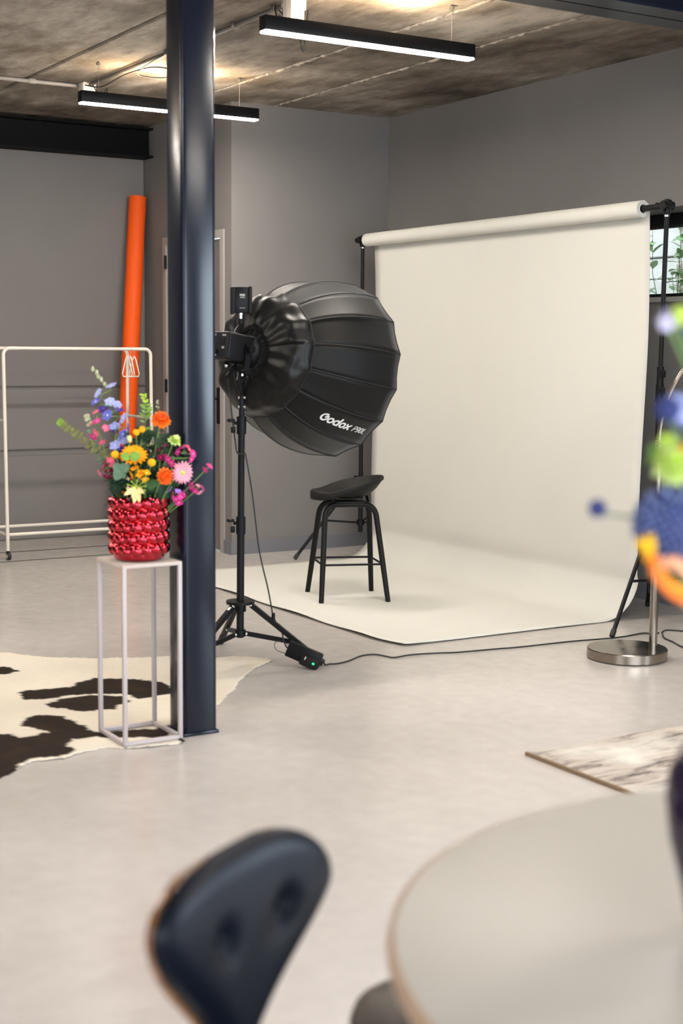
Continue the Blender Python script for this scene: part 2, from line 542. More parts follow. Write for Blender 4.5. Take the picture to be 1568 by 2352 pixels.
# ------------------------------------------------------------------ the room
ZC = 3.14
XB, XF, YD, YR = -10.54, -9.06, 4.63, 5.92            # back wall, facet wall, door wall, right wall
XE, YL = 3.5, -3.5
b = MB().span((XB - 0.3, YL - 0.3, -0.2), (XE + 0.3, YR + 0.45, 0))
struct(b.build('floor', 'floor', smooth=False), 'polished grey concrete floor of the studio', 'floor')
b = MB()
ys = [YL - 0.3] + [3.17 + 1.2 * k for k in range(-5, 1)] + [4.37, 4.97, YR + 0.45]
for a, c in zip(ys[:-1], ys[1:]):
    b.box(((XB + XE) / 2, (a + c) / 2, ZC + 0.1), (XE - XB + 0.6, c - a - 0.018, 0.2), bev=0.010, seg=1)
b.span((XB - 0.3, YL - 0.3, ZC + 0.03), (XE + 0.3, YR + 0.45, ZC + 0.25))
struct(b.build('ceiling', 'ceiling', smooth=False), 'raw concrete plank ceiling with visible joints', 'ceiling')

# crumbly mortar squeezed out of two joints
rs = random.Random(4)
for i, y in enumerate((4.37, 4.97)):
    n = 420
    p = [Vector((XF + (XE - XF) * k / n, y + rs.uniform(-.006, .006), ZC + 0.001)) for k in range(n + 1)]
    struct(MB().tube(p, [max(0.0015, 0.007 + rs.uniform(-.007, .006)) for _ in p], n=6).build('trim_%d' % (i + 5), 'mortar', angle=80), 'crumbly pale mortar line along a ceiling joint', 'ceiling joint')

# back wall of three wide panels with recessed joints
b = MB()
for a, c in ((0, 0.640), (0.682, 1.145), (1.16, ZC)):
    b.box((XB - 0.05, (YL + YD) / 2, (a + c) / 2), (0.1, YD - YL, c - a), bev=0.012, seg=2)
b.span((XB - 0.2, YL, 0), (XB - 0.02, YD + 0.1, ZC))
struct(b.build('wall_back', 'wall', smooth=False), 'grey back wall of wide panels with horizontal joints', 'wall')
# door wall with opening
DX0, DX1, DZ = -10.15, -9.20, 2.25
b = MB()
b.span((XB, YD, 0), (DX0, YD + 0.12, ZC)).span((DX1, YD, 0), (XF, YD + 0.12, ZC)).span((DX0, YD, DZ), (DX1, YD + 0.12, ZC))
b.span((XF - 0.12, YD + 0.12, 0), (XF, YR, ZC))
struct(b.build('wall_corner', 'wall', smooth=False), 'grey corner wall block standing out beside the door', 'wall')
d = struct(MB().span((DX0 + 0.025, YD + 0.012, 0.008), (DX1 - 0.025, YD + 0.055, DZ - 0.025)).build('door_1', 'doorpaint', smooth=False), 'flat grey door in the recess behind the column', 'door')
fr = MB()
fr.span((DX0 - 0.035, YD - 0.012, 0), (DX0 + 0.02, YD + 0.01, DZ + 0.035)).span((DX1 - 0.02, YD - 0.012, 0), (DX1 + 0.035, YD + 0.01, DZ + 0.035)).span((DX0 + 0.02, YD - 0.012, DZ - 0.02), (DX1 - 0.02, YD + 0.01, DZ + 0.035))
fr.build('door_frame', 'frame_light', d, smooth=False)
for z in (2.1, 1.17, 0.3):
    MB().tube([(DX0 + 0.03, YD - 0.018, z - 0.05), (DX0 + 0.03, YD - 0.018, z + 0.05)], 0.011).build('hinge', 'black_plastic', d)
h = MB().box((DX1 - 0.06, YD - 0.004, 1.05), (0.045, 0.012, 0.26), bev=0.004)
h.tube([(DX1 - 0.06, YD - 0.004, 1.1), (DX1 - 0.06, YD - 0.055, 1.1), (DX1 - 0.18, YD - 0.055, 1.1)], 0.009)
h.build('door_handle', 'black_plastic', d)

# right wall with a high strip window and an unseen tall one added for brightness by the table
WX0, WX1, WZ0, WZ1 = -7.1, -3.9, 1.765, 2.27
TX0, TX1, TZ0, TZ1 = -1.2, 2.4, 0.35, 2.62
b = MB()
W0, W1 = YR, YR + 0.4
b.span((XF - 0.12, W0, 0), (WX0, W1, ZC)).span((WX0, W0, 0), (WX1, W1, WZ0)).span((WX0, W0, WZ1), (WX1, W1, ZC))
b.span((WX1, W0, 0), (TX0, W1, ZC)).span((TX0, W0, 0), (TX1, W1, TZ0)).span((TX0, W0, TZ1), (TX1, W1, ZC)).span((TX1, W0, 0), (XE, W1, ZC))
struct(b.build('wall_right', 'wall', smooth=False), 'dark grey side wall behind the paper backdrop', 'wall')


def window(name, a, c, axis, depth0, depth1, bar, splits, label):
    """frame of bars in the plane axis=const between corners a, c (u, z)"""
    def pt(u, w, z):
        return (u, w, z) if axis == 'y' else (w, u, z)
    f = MB()
    (u0_, z0), (u1_, z1) = a, c
    f.span(pt(u0_, depth0, z1 - bar), pt(u1_, depth1, z1)).span(pt(u0_, depth0, z0), pt(u1_, depth1, z0 + bar * 0.55))
    f.span(pt(u0_, depth0, z0), pt(u0_ + bar, depth1, z1)).span(pt(u1_ - bar, depth0, z0), pt(u1_, depth1, z1))
    for s in splits:
        f.span(pt(s - bar / 2, depth0, z0), pt(s + bar / 2, depth1, z1))
    o = struct(f.build(name, 'black_alu', smooth=False), label, 'window')
    return o, pt


w1, pt = window('window_1', (WX0, WZ0), (WX1, WZ1), 'y', YR + 0.27, YR + 0.35, 0.062, [], 'black framed high strip window beside the backdrop')
MB().span((WX0 + 0.05, YR + 0.31, WZ0 + 0.03), (WX1 - 0.05, YR + 0.316, WZ1 - 0.05)).build('pane', 'glass', w1, smooth=False)
MB().span((WX0 + 0.05, YR + 0.265, WZ1 - 0.085), (WX1 - 0.05, YR + 0.30, WZ1 - 0.062)).build('glazing_bead', 'black_alu', w1, smooth=False)
MB().span((WX0 - 0.02, YR - 0.025, WZ0 - 0.028), (WX1 + 0.02, YR + 0.27, WZ0)).build('window_sill', 'frame_light', w1, smooth=False)
w2, pt = window('added_window_2', (TX0, TZ0), (TX1, TZ1), 'y', YR + 0.12, YR + 0.2, 0.06, [0.0, 1.2], 'tall unseen black framed window added in the side wall by the table')

# unseen walls behind and left of the photographer, their glazing added for brightness
b = MB()
b.span((XE, YL, 0), (XE + 0.25, YL + 1.0, ZC)).span((XE, 4.4, 0), (XE + 0.25, YR + 0.4, ZC)).span((XE, YL + 1, 2.75), (XE + 0.25, 4.4, ZC)).span((XE, YL + 1, 0), (XE + 0.25, 4.4, 0.15))
struct(b.build('wall_rear', 'wall', smooth=False), 'grey rear wall with wide added glazing', 'wall')
window('added_window_3', (YL + 1.0, 0.15), (4.4, 2.75), 'x', XE + 0.02, XE + 0.08, 0.06, [-1.0, 0.5, 2.0, 3.2], 'wide unseen black framed glazing added in the rear wall')
b = MB()
b.span((XB, YL - 0.25, 0), (-2.0, YL, ZC)).span((1.4, YL - 0.25, 0), (XE + 0.25, YL, ZC)).span((-2.0, YL - 0.25, 2.75), (1.4, YL, ZC)).span((-2.0, YL - 0.25, 0), (1.4, YL, 0.15))
struct(b.build('wall_left', 'wall', smooth=False), 'grey wall with added glazing on the left side', 'wall')
window('added_window_4', (-2.0, 0.15), (1.4, 2.75), 'y', YL - 0.08, YL - 0.02, 0.06, [-0.9, 0.25], 'wide unseen black framed glazing added in the left wall')

# skirting
struct(MB().span((XF, YD - 0.012, 0), (XF + 0.013, YR, 0.098)).build('baseboard_back', 'skirt', smooth=False), 'grey skirting board along the corner wall', 'skirting')
struct(MB().span((DX1 + 0.035, YD - 0.013, 0), (XF + 0.012, YD, 0.098)).build('baseboard_door', 'skirt', smooth=False), 'short grey skirting board beside the door', 'skirting')
struct(MB().span((XF + 0.013, YR - 0.013, 0), (XE, YR, 0.098)).build('baseboard_right', 'skirt', smooth=False), 'grey skirting board along the right wall', 'skirting')
for i, (x, w) in enumerate(((-9.93, 0.012), (-9.49, 0.010))):
    struct(MB().span((x - w, YL, -0.004), (x + w, YD - 0.02, 0.0012)).build('trim_%d' % (i + 1), 'rubber', smooth=False), 'dark joint line across the floor near the back wall', 'floor joint')

# steel frame: column with beam, beam at the back
b = MB().box((-4.891, 2.333, 1.45), (0.142, 0.138, 2.9), bev=0.018, seg=4)
o = b.build('steel_column', 'steel')
struct(o, 'glossy anthracite square steel column', 'column')
MB().box((-4.891, 2.333, 0.006), (0.15, 0.146, 0.012), bev=0.002).build('base_plate', 'steel', o)


def i_beam(name, x0, x1, y0, y1, z0, z1, label, m):
    b = MB()
    b.span((x0, y0, z0), (x1, y1, z0 + 0.014)).span((x0, y0, z1 - 0.014), (x1, y1, z1)).span(((x0 + x1) / 2 - 0.006, y0, z0), ((x0 + x1) / 2 + 0.006, y1, z1))
    return struct(b.build(name, m, smooth=False), label, 'beam')


i_beam('ceiling_beam', -4.96, -4.70, YL, YR, 2.902, ZC, 'black steel beam under the ceiling above the column', 'steel')
i_beam('ceiling_beam', XB, -10.36, YL, YD, 2.90, ZC - 0.02, 'black steel beam along the top of the back wall', 'beam')

# ------------------------------------------------------------------ outside the strip window
t = thing('garden_fence', 'sunlit fence of pale boards and stone outside the strip window', 'fence', (-6.0, 8.3, 0))
b = MB()
zz = 1.2
for k, h in enumerate((0.42, 0.035, 0.30, 0.17, 0.21, 0.17, 0.30, 0.17, 0.3, 0.25, 0.4)):
    m = 0.012
    b.box((-10.6, 8.3 + 0.02 * (k % 2), zz - 0.6 + h / 2 + 0.3), (4.3, 0.05, h - m), bev=0.006, seg=1)
    zz += h
b.build('board_panel', 'fence_pale', t, smooth=False)
MB().box((-10.6, 8.345, 1.6), (4.3, 0.03, 3.2)).build('backing_panel', 'fence_dark', t, smooth=False)
b = MB()
for i in range(7):
    for j in range(12):
        b.box((-8.25 + 0.45 * i + (0.22 if j % 2 else 0), 8.3, 0.12 + 0.24 * j), (0.43, 0.12, 0.225), bev=0.015, seg=1)
b.build('stone_panel', 'fence_tan', t, smooth=False)
struct(MB().span((-12, YR + 0.46, -0.25), (4, 12, -0.05)).build('garden_ground', 'gravel', smooth=False), 'bare garden ground outside the window', 'ground')

sh = thing('garden_shrub', 'leafy green shrub growing outside the strip window', 'shrub', (-7.2, 7.5, -0.05))
rs = random.Random(3)
st, lf, lp = MB(), MB(), MB()
for k in range(64):
    x0, y0 = -7.25 + rs.uniform(-0.75, 1.2), 7.5 + rs.uniform(-0.25, 0.25)
    hgt = rs.uniform(1.7, 2.75) if x0 > -7.82 else rs.uniform(1.55, 1.98)
    p = [Vector((x0, y0, -0.05))]
    for i in range(7):
        p.append(p[-1] + Vector((rs.uniform(-.09, .07), rs.uniform(-.05, .05), hgt / 7)))
    st.tube(p, [0.008 * (1 - i / 9) for i in range(len(p))], n=5)
    for i in range(2, 8):
        for q in range(9):
            a = p[i - 1].lerp(p[i], rs.random()) if i < len(p) else p[-1]
            d = Vector((rs.uniform(-1, 1), rs.uniform(-1, 0.6), rs.uniform(-0.5, 0.6)))
            (lf if rs.random() < 0.72 else lp).leaf(a, d, (0, 0, 1), rs.uniform(0.07, 0.13), rs.uniform(0.04, 0.065), nu=4)
st.build('stem', 'olive', sh)
tag(lf.build('foliage', 'leaf_out', sh), kind='stuff')
tag(lp.build('pale_foliage', 'leaf_out_pale', sh), kind='stuff')

# ------------------------------------------------------------------ ceiling: lights, conduits, boxes
def linear_light(x, y0, y1, label):
    g = 'linear pendant lights under the ceiling'
    t = thing('pendant_light', label, 'light', (x, (y0 + y1) / 2, 2.895), g)
    w = 0.062
    b = MB().box((x, (y0 + y1) / 2, 2.929), (w, y1 - y0, 0.066), bev=0.003)
    b.build('housing', 'black_alu', t)
    MB().box((x, (y0 + y1) / 2, 2.892), (w - 0.006, y1 - y0 - 0.008, 0.010), bev=0.003).build('diffuser', 'lamp_glow', t)
    MB().box((x, (y0 + y1) / 2, 2.9610), (w - 0.022, 0.66, 0.003)).build('uplight_strip', 'lamp_up', t, smooth=False)
    for y in (y0 + 0.12, y1 - 0.125):
        wv = MB().tube([(x, y, 2.96), (x, y, ZC)], 0.0012, n=6)
        wv.build('suspension_wire', 'wire', t)
        MB().lathe([(0.012, 0), (0.012, 0.014), (0.004, 0.02)], (x, y, ZC - 0.02), n=12).build('ceiling_cap', 'wire', t)
    return t


linear_light(-5.98, 3.214, 4.397, 'long black pendant light nearer the camera, right of the column')
linear_light(-8.275, 3.226, 4.411, 'long black pendant light farther off, crossing behind the column')

for x, y in ((-3.69, 3.214), (-1.4, 3.214), (-8.275, -0.5), (-5.98, -0.5), (-3.69, -0.5)):  # unseen pendants added in further rows to brighten the room
    linear_light(x, y, y + 1.183, 'unseen long black pendant light added in the rows beyond the edge of the picture')


def pipe(name, pts, r, m, label, clips):
    t = thing(name, label, 'pipe', pts[0])
    MB().tube(pts, r, n=12).build('tube', m, t)
    for c in clips:
        MB().box(c, (0.03, 0.05, 0.03), bev=0.006).build('clip', m, t)
    return t


pipe('conduit', [(-8.9, 3.545, 3.122), (-6.38, 3.545, 3.122)], 0.0125, 'pipe', 'long dark conduit pipe running along the ceiling past both lights', [(-7.72, 3.545, 3.122), (-6.9, 3.545, 3.122), (-6.45, 3.545, 3.122)])
pipe('conduit', [(-9.02, 1.2, 3.125), (-9.02, 3.50, 3.125)], 0.0125, 'pipe_light', 'pale conduit pipe crossing the ceiling at the left edge', [(-9.02, 3.2, 3.125)])
t = thing('junction_box', 'small white junction box above the left end of the far light', 'box', (-8.96, 3.545, 3.06))
MB().box((-8.96, 3.545, 3.095), (0.09, 0.09, 0.09), bev=0.008).build('box_body', 'box_white', t)
MB().box((-8.96, 3.545, 3.046), (0.075, 0.075, 0.01), bev=0.003).build('lid', 'box_white', t)
t = thing('junction_box', 'white bracket box on the ceiling above the near light', 'box', (-6.25, 3.53, 3.0))
MB().box((-6.25, 3.53, 3.07), (0.085, 0.075, 0.14), bev=0.008).build('box_body', 'box_white', t)
MB().box((-6.25, 3.57, 3.10), (0.06, 0.03, 0.05), bev=0.006).build('lid', 'box_white', t)
p = smooth_path([(-8.88, 3.50, 3.11), (-8.6, 3.5, 3.06), (-8.3, 3.53, 3.09), (-8.05, 3.60, 3.10), (-8.0, 3.72, 3.08), (-8.12, 3.70, 3.06), (-8.22, 3.58, 3.08), (-7.95, 3.53, 3.10), (-7.6, 3.53, 3.115)])
tag(MB().tube(p, 0.004, n=6).build('light_cable', 'rubber'), 'thin black cable looped along the ceiling above the far light', 'cable')
p = smooth_path([(-8.80, 3.52, 3.10), (-8.55, 3.47, 2.99), (-8.33, 3.42, 3.0), (-8.275, 3.40, 2.965)])
tag(MB().tube(p, 0.0035, n=6).build('light_cable', 'rubber'), 'thin black feed cable dropping into the left end of the far light', 'cable')
p = smooth_path([(-6.42, 3.52, 3.12), (-6.25, 3.44, 3.03), (-6.02, 3.33, 2.985), (-5.98, 3.30, 2.965)])
tag(MB().tube(p, 0.004, n=6).build('light_cable', 'rubber'), 'black feed cable curving down to the left end of the near light', 'cable')
p = smooth_path([(-6.43, 3.55, 3.11), (-6.2, 3.50, 3.0), (-6.06, 3.43, 2.985), (-5.98, 3.42, 2.965)])
tag(MB().tube(p, 0.004, n=6).build('light_cable', 'rubber'), 'second black feed cable beside the white bracket box', 'cable')
p = smooth_path([(-6.45, 3.66, 3.13), (-6.44, 3.675, 3.0), (-6.435, 3.69, 2.93), (-6.43, 3.70, 3.0), (-6.42, 3.71, 3.13)])
tag(MB().tube(p, 0.004, n=6).build('cable_loop', 'rubber'), 'short black cable loop hanging just below the near light', 'cable')

# ------------------------------------------------------------------ paper backdrop and its stands
ZR, YS, YRO = 2.205, 5.455, 5.405
t = thing('paper_backdrop', 'cream paper backdrop hanging from a roll and sweeping over the floor', 'backdrop', (-7.16, 4.6, 0))
b = MB()
RX0, RX1, RR = -8.53, -5.805, 0.044
b.lathe([(0.030, 0), (RR, 0), (RR, RX1 - RX0), (0.030, RX1 - RX0), (0.030, RX1 - RX0 - 0.2)], (RX0, YRO, ZR), (1, 0, 0), n=36)
b.build('paper_roll', 'paper', t, angle=30)
MB().lathe([(0.0235, 0), (0.0295, 0), (0.0295, RX1 - RX0 + 0.004), (0.0235, RX1 - RX0 + 0.004), (0.0235, 0)], (RX0 - 0.002, YRO, ZR), (1, 0, 0), n=28).build('card_core', 'core', t, angle=30)
prof = [(YRO, ZR + RR), (YRO + RR * 0.7, ZR + RR * 0.7), (YRO + RR, ZR)]
for k in range(1, 26):
    prof.append((YS - 0.006 + 0.012 * sin(k * 0.23), ZR + (0.24 - ZR) * k / 25))
R = 0.235
for k in range(1, 13):
    a = pi / 2 * k / 12
    prof.append((YS - R * 1.05 * (1 - cos(a)), 0.24 - (R + 0.001) * sin(a)))
y1 = prof[-1][0]
for k in range(1, 31):
    prof.append((y1 + (3.87 - y1) * k / 30, 0.004))
SX0, SX1 = -8.50, -5.80
NX = 37


def sheet(u, v):
    j = v * (len(prof) - 1)
    j0 = min(int(j + 1e-6), len(prof) - 1)
    y, z = prof[j0]
    x = SX0 + (SX1 - SX0) * u
    flat = max(0.0, min(1.0, (y1 - y) / 0.3)) if j0 > 40 else 0
    endk = max(0.0, (4.25 - y) / 0.38) if j0 > 40 else 0
    edge = max(0.0, abs(u - 0.5) * 2 - 0.9) / 0.1
    z += endk ** 2 * (0.010 + 0.004 * sin(x * 9)) + flat * edge * 0.004
    # rounded corner at the right end, slightly skewed end
    y += 0.07 * endk * max(0, (0.45 - u)) + endk * 0.05 * max(0, (u - 0.93) / 0.07)
    if 3 <= j0 < 41:
        y += 0.006 * sin(u * 7 + j0 * 0.12) * min(1, (j0 - 3) / 8)
    return Vector((x, y, z))


b = MB().grid(NX, len(prof), sheet)
b.build('paper_sheet', 'paper', t, angle=80, solid=0.0018)

MB_x = lambda *a: None
tb = tag(MB().tube([(-8.62, YRO, ZR), (-5.60, YRO, ZR)], 0.0165, n=16).build('backdrop_crossbar', 'black_alu'), 'black crossbar tube carrying the cream paper roll', 'crossbar')


def back_stand(x, y, top, feet, lean, label):
    t = thing('backdrop_stand', label, 'stand', (x, y, 0), 'tripod stands holding the backdrop')
    tp = Vector((x + lean, y, top))
    bt = Vector((x, y, 0.17))
    at = lambda z: bt.lerp(tp, (z - 0.17) / (top - 0.17))
    MB().tube([bt, at(0.60)], 0.0165, n=14).build('lower_tube', 'black_alu', t)
    MB().tube([at(0.52), at(1.24)], 0.0145, n=14).build('middle_tube', 'black_alu', t)
    MB().tube([at(1.22), at(top - 0.02)], 0.0125, n=14).build('upper_tube', 'black_alu', t)
    for z, r in ((1.24, 0.0215), (1.33, 0.019)):
        c = MB().tube([at(z - 0.05), at(z + 0.045)], r, n=14)
        c.build('collar', 'black_plastic', t)
        MB().box(at(z) + Vector((0.035, -0.012, 0.008)), (0.03, 0.014, 0.04), bev=0.005).build('locking_knob', 'black_plastic', t)
    hub = at(0.555)
    MB().lathe([(0.018, -0.03), (0.032, -0.028), (0.032, 0.0), (0.05, 0.002), (0.05, 0.014), (0.018, 0.016)], hub, n=20).build('hub', 'black_plastic', t)
    MB().lathe([(0.017, -0.02), (0.027, -0.018), (0.027, 0.018), (0.017, 0.02)], at(0.24), n=20).build('lower_hub', 'black_plastic', t)
    for f in feet:
        f = Vector(f)
        d = (f - hub); d.z = 0; d.normalize()
        a = hub + d * 0.035
        leg = MB().tube([a, f + Vector((0, 0, 0.012))], 0.0115, n=10).build('leg', 'black_alu', t)
        ft = f + Vector((0, 0, 0.013)); dd = (ft - a).normalized()
        MB().tube([ft - dd * 0.035, ft + dd * 0.004], 0.0145, n=10).build('rubber_foot', 'rubber', leg)
        mid = a.lerp(f, 0.52)
        MB().flat([at(0.24) + d * 0.02, mid], 0.014, 0.006, (0, 0, 1)).build('brace', 'black_alu', t)
        MB().ball(mid, 0.012, 8, 6).build('rivet', 'chrome', t)
    hd = MB().lathe([(0.014, -0.045), (0.02, -0.04), (0.02, -0.01), (0.027, 0.0), (0.022, 0.03), (0.008, 0.036)], tp, n=18)
    hd.tube([tp + Vector((0, -0.035, 0.002)), tp + Vector((0, 0.035, 0.002))], 0.024, n=16)
    hd.build('clamp_head', 'black_plastic', t)
    MB().tube([tp + Vector((-0.075, 0, 0.006)), tp + Vector((-0.02, 0, 0.006))], [0.018, 0.007], n=12).build('clamp_knob', 'black_plastic', t)
    MB().tube([tp + Vector((0, 0, -0.055)), tp + Vector((0, 0, -0.042))], 0.0135, n=14).build('collar', 'chrome', t)


back_stand(-8.585, YRO, ZR, [(-8.63, 4.90, 0), (-8.90, 5.76, 0), (-8.20, 5.78, 0)], 0.0, 'black tripod stand at the far left end of the backdrop')
back_stand(-5.655, YRO, ZR, [(-5.455, 4.955, 0), (-5.28, 5.70, 0), (-6.05, 5.76, 0)], 0.03, 'black tripod stand at the right end of the backdrop by the window')

# ------------------------------------------------------------------ light stand, lamp head, softbox
SCN = Vector((-5.876, 3.044, 0))
t = thing('light_stand', 'black tripod light stand holding the large softbox', 'stand', SCN)
at = lambda z: SCN + Vector((0.004 * z, 0.006 * z, z))
for nm, z0, z1, r in (('lower_tube', 0.12, 0.66, 0.0175), ('middle_tube', 0.62, 1.12, 0.0155), ('upper_tube', 1.09, 1.25, 0.0125)):
    MB().tube([at(z0), at(z1)], r, n=16).build(nm, 'black_alu', t)
for z in (0.655, 1.115):
    MB().tube([at(z - 0.05), at(z + 0.03)], 0.022, n=16).build('collar', 'black_plastic', t)
    c = MB().tube([at(z), at(z) - LAT * 0.035], 0.008, n=10)
    c.box(at(z) - LAT * 0.048 + Vector((0, 0, 0.012)), (0.03, 0.03, 0.016), bev=0.005)
    c.box(at(z) - LAT * 0.038 + Vector((0, 0, -0.03)), (0.018, 0.018, 0.03), bev=0.004)
    c.build('locking_knob', 'black_plastic', t)
hub = at(0.275)
MB().lathe([(0.0178, -0.035), (0.027, -0.032), (0.027, 0.0), (0.066, 0.004), (0.066, 0.018), (0.0178, 0.02)], hub, n=24).build('hub', 'black_plastic', t)
MB().lathe([(0.0178, -0.016), (0.026, -0.014), (0.026, 0.016), (0.0178, 0.018)], at(0.14), n=20).build('lower_hub', 'black_plastic', t)
FEET = [Vector((-5.64, 3.346, 0)), Vector((-6.295, 3.155, 0)), Vector((-5.691, 2.632, 0))]
for f in FEET:
    d = (f - SCN).normalized()
    a = hub + d * 0.05 + Vector((0, 0, 0.0))
    leg = MB().flat([a, f + Vector((0, 0, 0.016))], 0.022, 0.022, d.cross(Vector((0, 0, 1)))).build('leg', 'black_alu', t, smooth=False)
    ft = f + Vector((0, 0, 0.017)); dd = (ft - a).normalized()
    MB().tube([ft - dd * 0.06, ft + dd * 0.01], 0.0165, n=12).build('rubber_foot', 'rubber', leg)
    mid = a.lerp(f, 0.62)
    MB().flat([at(0.14) + d * 0.022, mid], 0.022, 0.008, (0, 0, 1)).build('brace', 'black_alu', t, smooth=False)
    for q in (mid, a, at(0.14) + d * 0.03):
        MB().ball(q - FWH * 0.014, 0.007, 8, 6).build('rivet', 'chrome', t)
# printed tag on the hidden-side leg
f = FEET[2]; d = (f - SCN).normalized()
a = hub + d * 0.05
MB().flat([a.lerp(f, 0.06) + Vector((0, 0, 0.0135)), a.lerp(f, 0.3) + Vector((0, 0, 0.0135))], 0.014, 0.002, d.cross(Vector((0, 0, 1)))).build('paper_label', 'print', t, smooth=False)

# axis of the lamp head and softbox
th, ph = radians(42), radians(-9)
AX = (FWH * cos(th) + LAT * sin(th)) * cos(ph) + Vector((0, 0, sin(ph)))
AX.normalize()
E2 = Vector((0, 0, 1)) - AX * AX.z; E2.normalize()
E1 = AX.cross(E2) * 1.0                                # to the right seen along the axis
if E1.dot(LAT) < 0: E1 = -E1
APEX = Vector((-5.852, 3.08, 1.44))                  # centre of the speed ring

t = thing('studio_lamp', 'black studio lamp head with control panel mounted on the light stand', 'lamp', at(1.28))
RM = Matrix((E1, AX, E2)).transposed()                  # local x, along axis, up
B0 = APEX - AX * 0.10
MB().box(B0, (0.115, 0.17, 0.125), rot=RM, bev=0.012, seg=3).build('lamp_body', 'black_plastic', t)
MB().lathe([(0.055, -0.03), (0.07, -0.02), (0.078, 0.0), (0.078, 0.03), (0.06, 0.035)], APEX - AX * 0.02, AX, n=28).build('mount_ring', 'black_plastic', t)
pb = MB().box(B0 - AX * 0.088, (0.112, 0.012, 0.118), rot=RM, bev=0.006).build('control_panel', 'black_matte', t)
q = B0 - AX * 0.0955
MB().box(q + E1 * 0.012 + E2 * 0.018, (0.05, 0.003, 0.03), rot=RM).build('display', 'black_alu', pb, smooth=False)
MB().box(q - E1 * 0.035 + E2 * 0.045, (0.032, 0.002, 0.006), rot=RM).build('marking', 'print_dim', pb, smooth=False)
MB().box(q + E1 * 0.033 + E2 * 0.043, (0.022, 0.002, 0.007), rot=RM).build('marking', 'print_dim', pb, smooth=False)
MB().box(q + E1 * 0.033 - E2 * 0.012, (0.014, 0.002, 0.010), rot=RM).build('marking', 'print_dim', pb, smooth=False)
MB().lathe([(0.013, 0), (0.013, 0.012), (0.009, 0.016)], q - E1 * 0.01 - E2 * 0.03, -AX, n=16).build('dial', 'black_plastic', pb)
MB().ball(q - E1 * 0.05 - E2 * 0.004, 0.0045, 8, 6).build('blue_indicator', 'led_blue', pb)
MB().ball(q - E1 * 0.01 - E2 * 0.046, 0.003, 8, 6).build('marking', 'print', pb)
yk = MB()
for s in (-1, 1):
    yk.flat([B0 + E1 * s * 0.066 + AX * 0.03 + E2 * 0.02, B0 + E1 * s * 0.066 + AX * 0.03 - E2 * 0.085], 0.03, 0.008, AX)
yk.flat([B0 - E1 * 0.07 + AX * 0.03 - E2 * 0.088, B0 + E1 * 0.07 + AX * 0.03 - E2 * 0.088], 0.035, 0.012, AX)
yk.build('yoke', 'black_alu', t, smooth=False)
for s in (-1, 1):
    MB().tube([B0 + E1 * s * 0.068 + AX * 0.03, B0 + E1 * s * 0.092 + AX * 0.03], [0.016, 0.02], n=14).build('tilt_knob', 'black_plastic', t)
yb = B0 + AX * 0.03 - E2 * 0.09
sb = at(1.245)
MB().tube([sb, sb.lerp(yb, 0.35), yb], [0.013, 0.018, 0.016], n=14).build('stand_adapter', 'black_alu', t)
hd = MB().tube([yb - AX * 0.01 + E2 * 0.01, yb - AX * 0.07 - E2 * 0.05 + E1 * 0.02], [0.008, 0.011], n=12)
hd.build('tilt_handle', 'black_plastic', t)
MB().ball(yb - AX * 0.05 + E2 * 0.008 - E1 * 0.012, 0.009, 10, 8).build('clamp_screw', 'chrome', t)
MB().box(yb + E1 * 0.034 - AX * 0.02 - E2 * 0.035, (0.004, 0.004, 0.035), rot=RM).build('clamp_screw', 'chrome', t)
for z, r in ((1.335, 0.0135), (1.30, 0.011), (1.268, 0.010)):
    MB().lathe([(r * 0.8, -0.008), (r, -0.005), (r, 0.005), (r * 0.8, 0.008)], at(z) - FWH * 0.006, n=16).build('clamp_ring', 'chrome', t)
for z in (1.232, 1.19):
    MB().tube([at(z) - LAT * 0.016, at(z) + LAT * 0.018], 0.009, n=12).build('clamp_screw', 'wire', t)
MB().tube([at(1.24) + LAT * 0.03, at(1.24) + LAT * 0.05], 0.012, n=12).build('clamp_knob', 'black_matte', t)

# box on the stud above the head
BX = Vector((-5.874, 3.048, 1.672))
t = thing('flash_transceiver', 'small black box with grey print mounted above the lamp head', 'box', BX - Vector((0, 0, 0.065)))
RB = Matrix.Rotation(radians(58.6), 3, 'Z') @ Matrix.Rotation(radians(12), 3, 'Z')
MB().box(BX, (0.082, 0.05, 0.118), rot=RB, bev=0.006).build('box_body', 'black_plastic', t)
for s in (-1, 1):
    MB().box(BX + RB @ Vector((s * 0.040, -0.006 if s > 0 else -0.02, -0.004 * (s < 0))), (0.016, 0.055, 0.122), rot=RB, bev=0.005).build('side_rail', 'black_matte', t)
nf = -1
MB().box(BX + RB @ Vector((0.004, nf * 0.0255, 0.022)), (0.024, 0.001, 0.010), rot=RB).build('marking', 'print_dim', t, smooth=False)
MB().box(BX + RB @ Vector((0.005, nf * 0.0255, 0.011)), (0.022, 0.001, 0.004), rot=RB).build('marking', 'print_dim', t, smooth=False)
for q in range(4):
    MB().box(BX + RB @ Vector((-0.006 + q * 0.0065, nf * 0.0255, -0.036)), (0.004, 0.001, 0.0035), rot=RB).build('marking', 'print_dim', t, smooth=False)
MB().lathe([(0.010, 0), (0.010, 0.014), (0.013, 0.016), (0.013, 0.024)], BX - Vector((0.0, 0.0, 0.083)), n=16).build('stud', 'chrome', t)
MB().tube([BX - Vector((0, 0, 0.083)), BX - Vector((0, 0, 0.115)), B0 + E2 * 0.06], [0.011, 0.014, 0.014], n=14).build('ball_joint', 'black_plastic', t)

# softbox: sixteen ribs, panels between them, pleated sleeve over the mount
NR, RRIM, DEP = 16, 0.42, 0.57
NM = 15


def sb_r(s):
    s = min(1.0, max(0.0, s))
    return 0.075 + (RRIM - 0.075) * (1 - (1 - s) ** 2.15) ** 0.76


def sb_z(s):
    return DEP * (s ** 1.25)


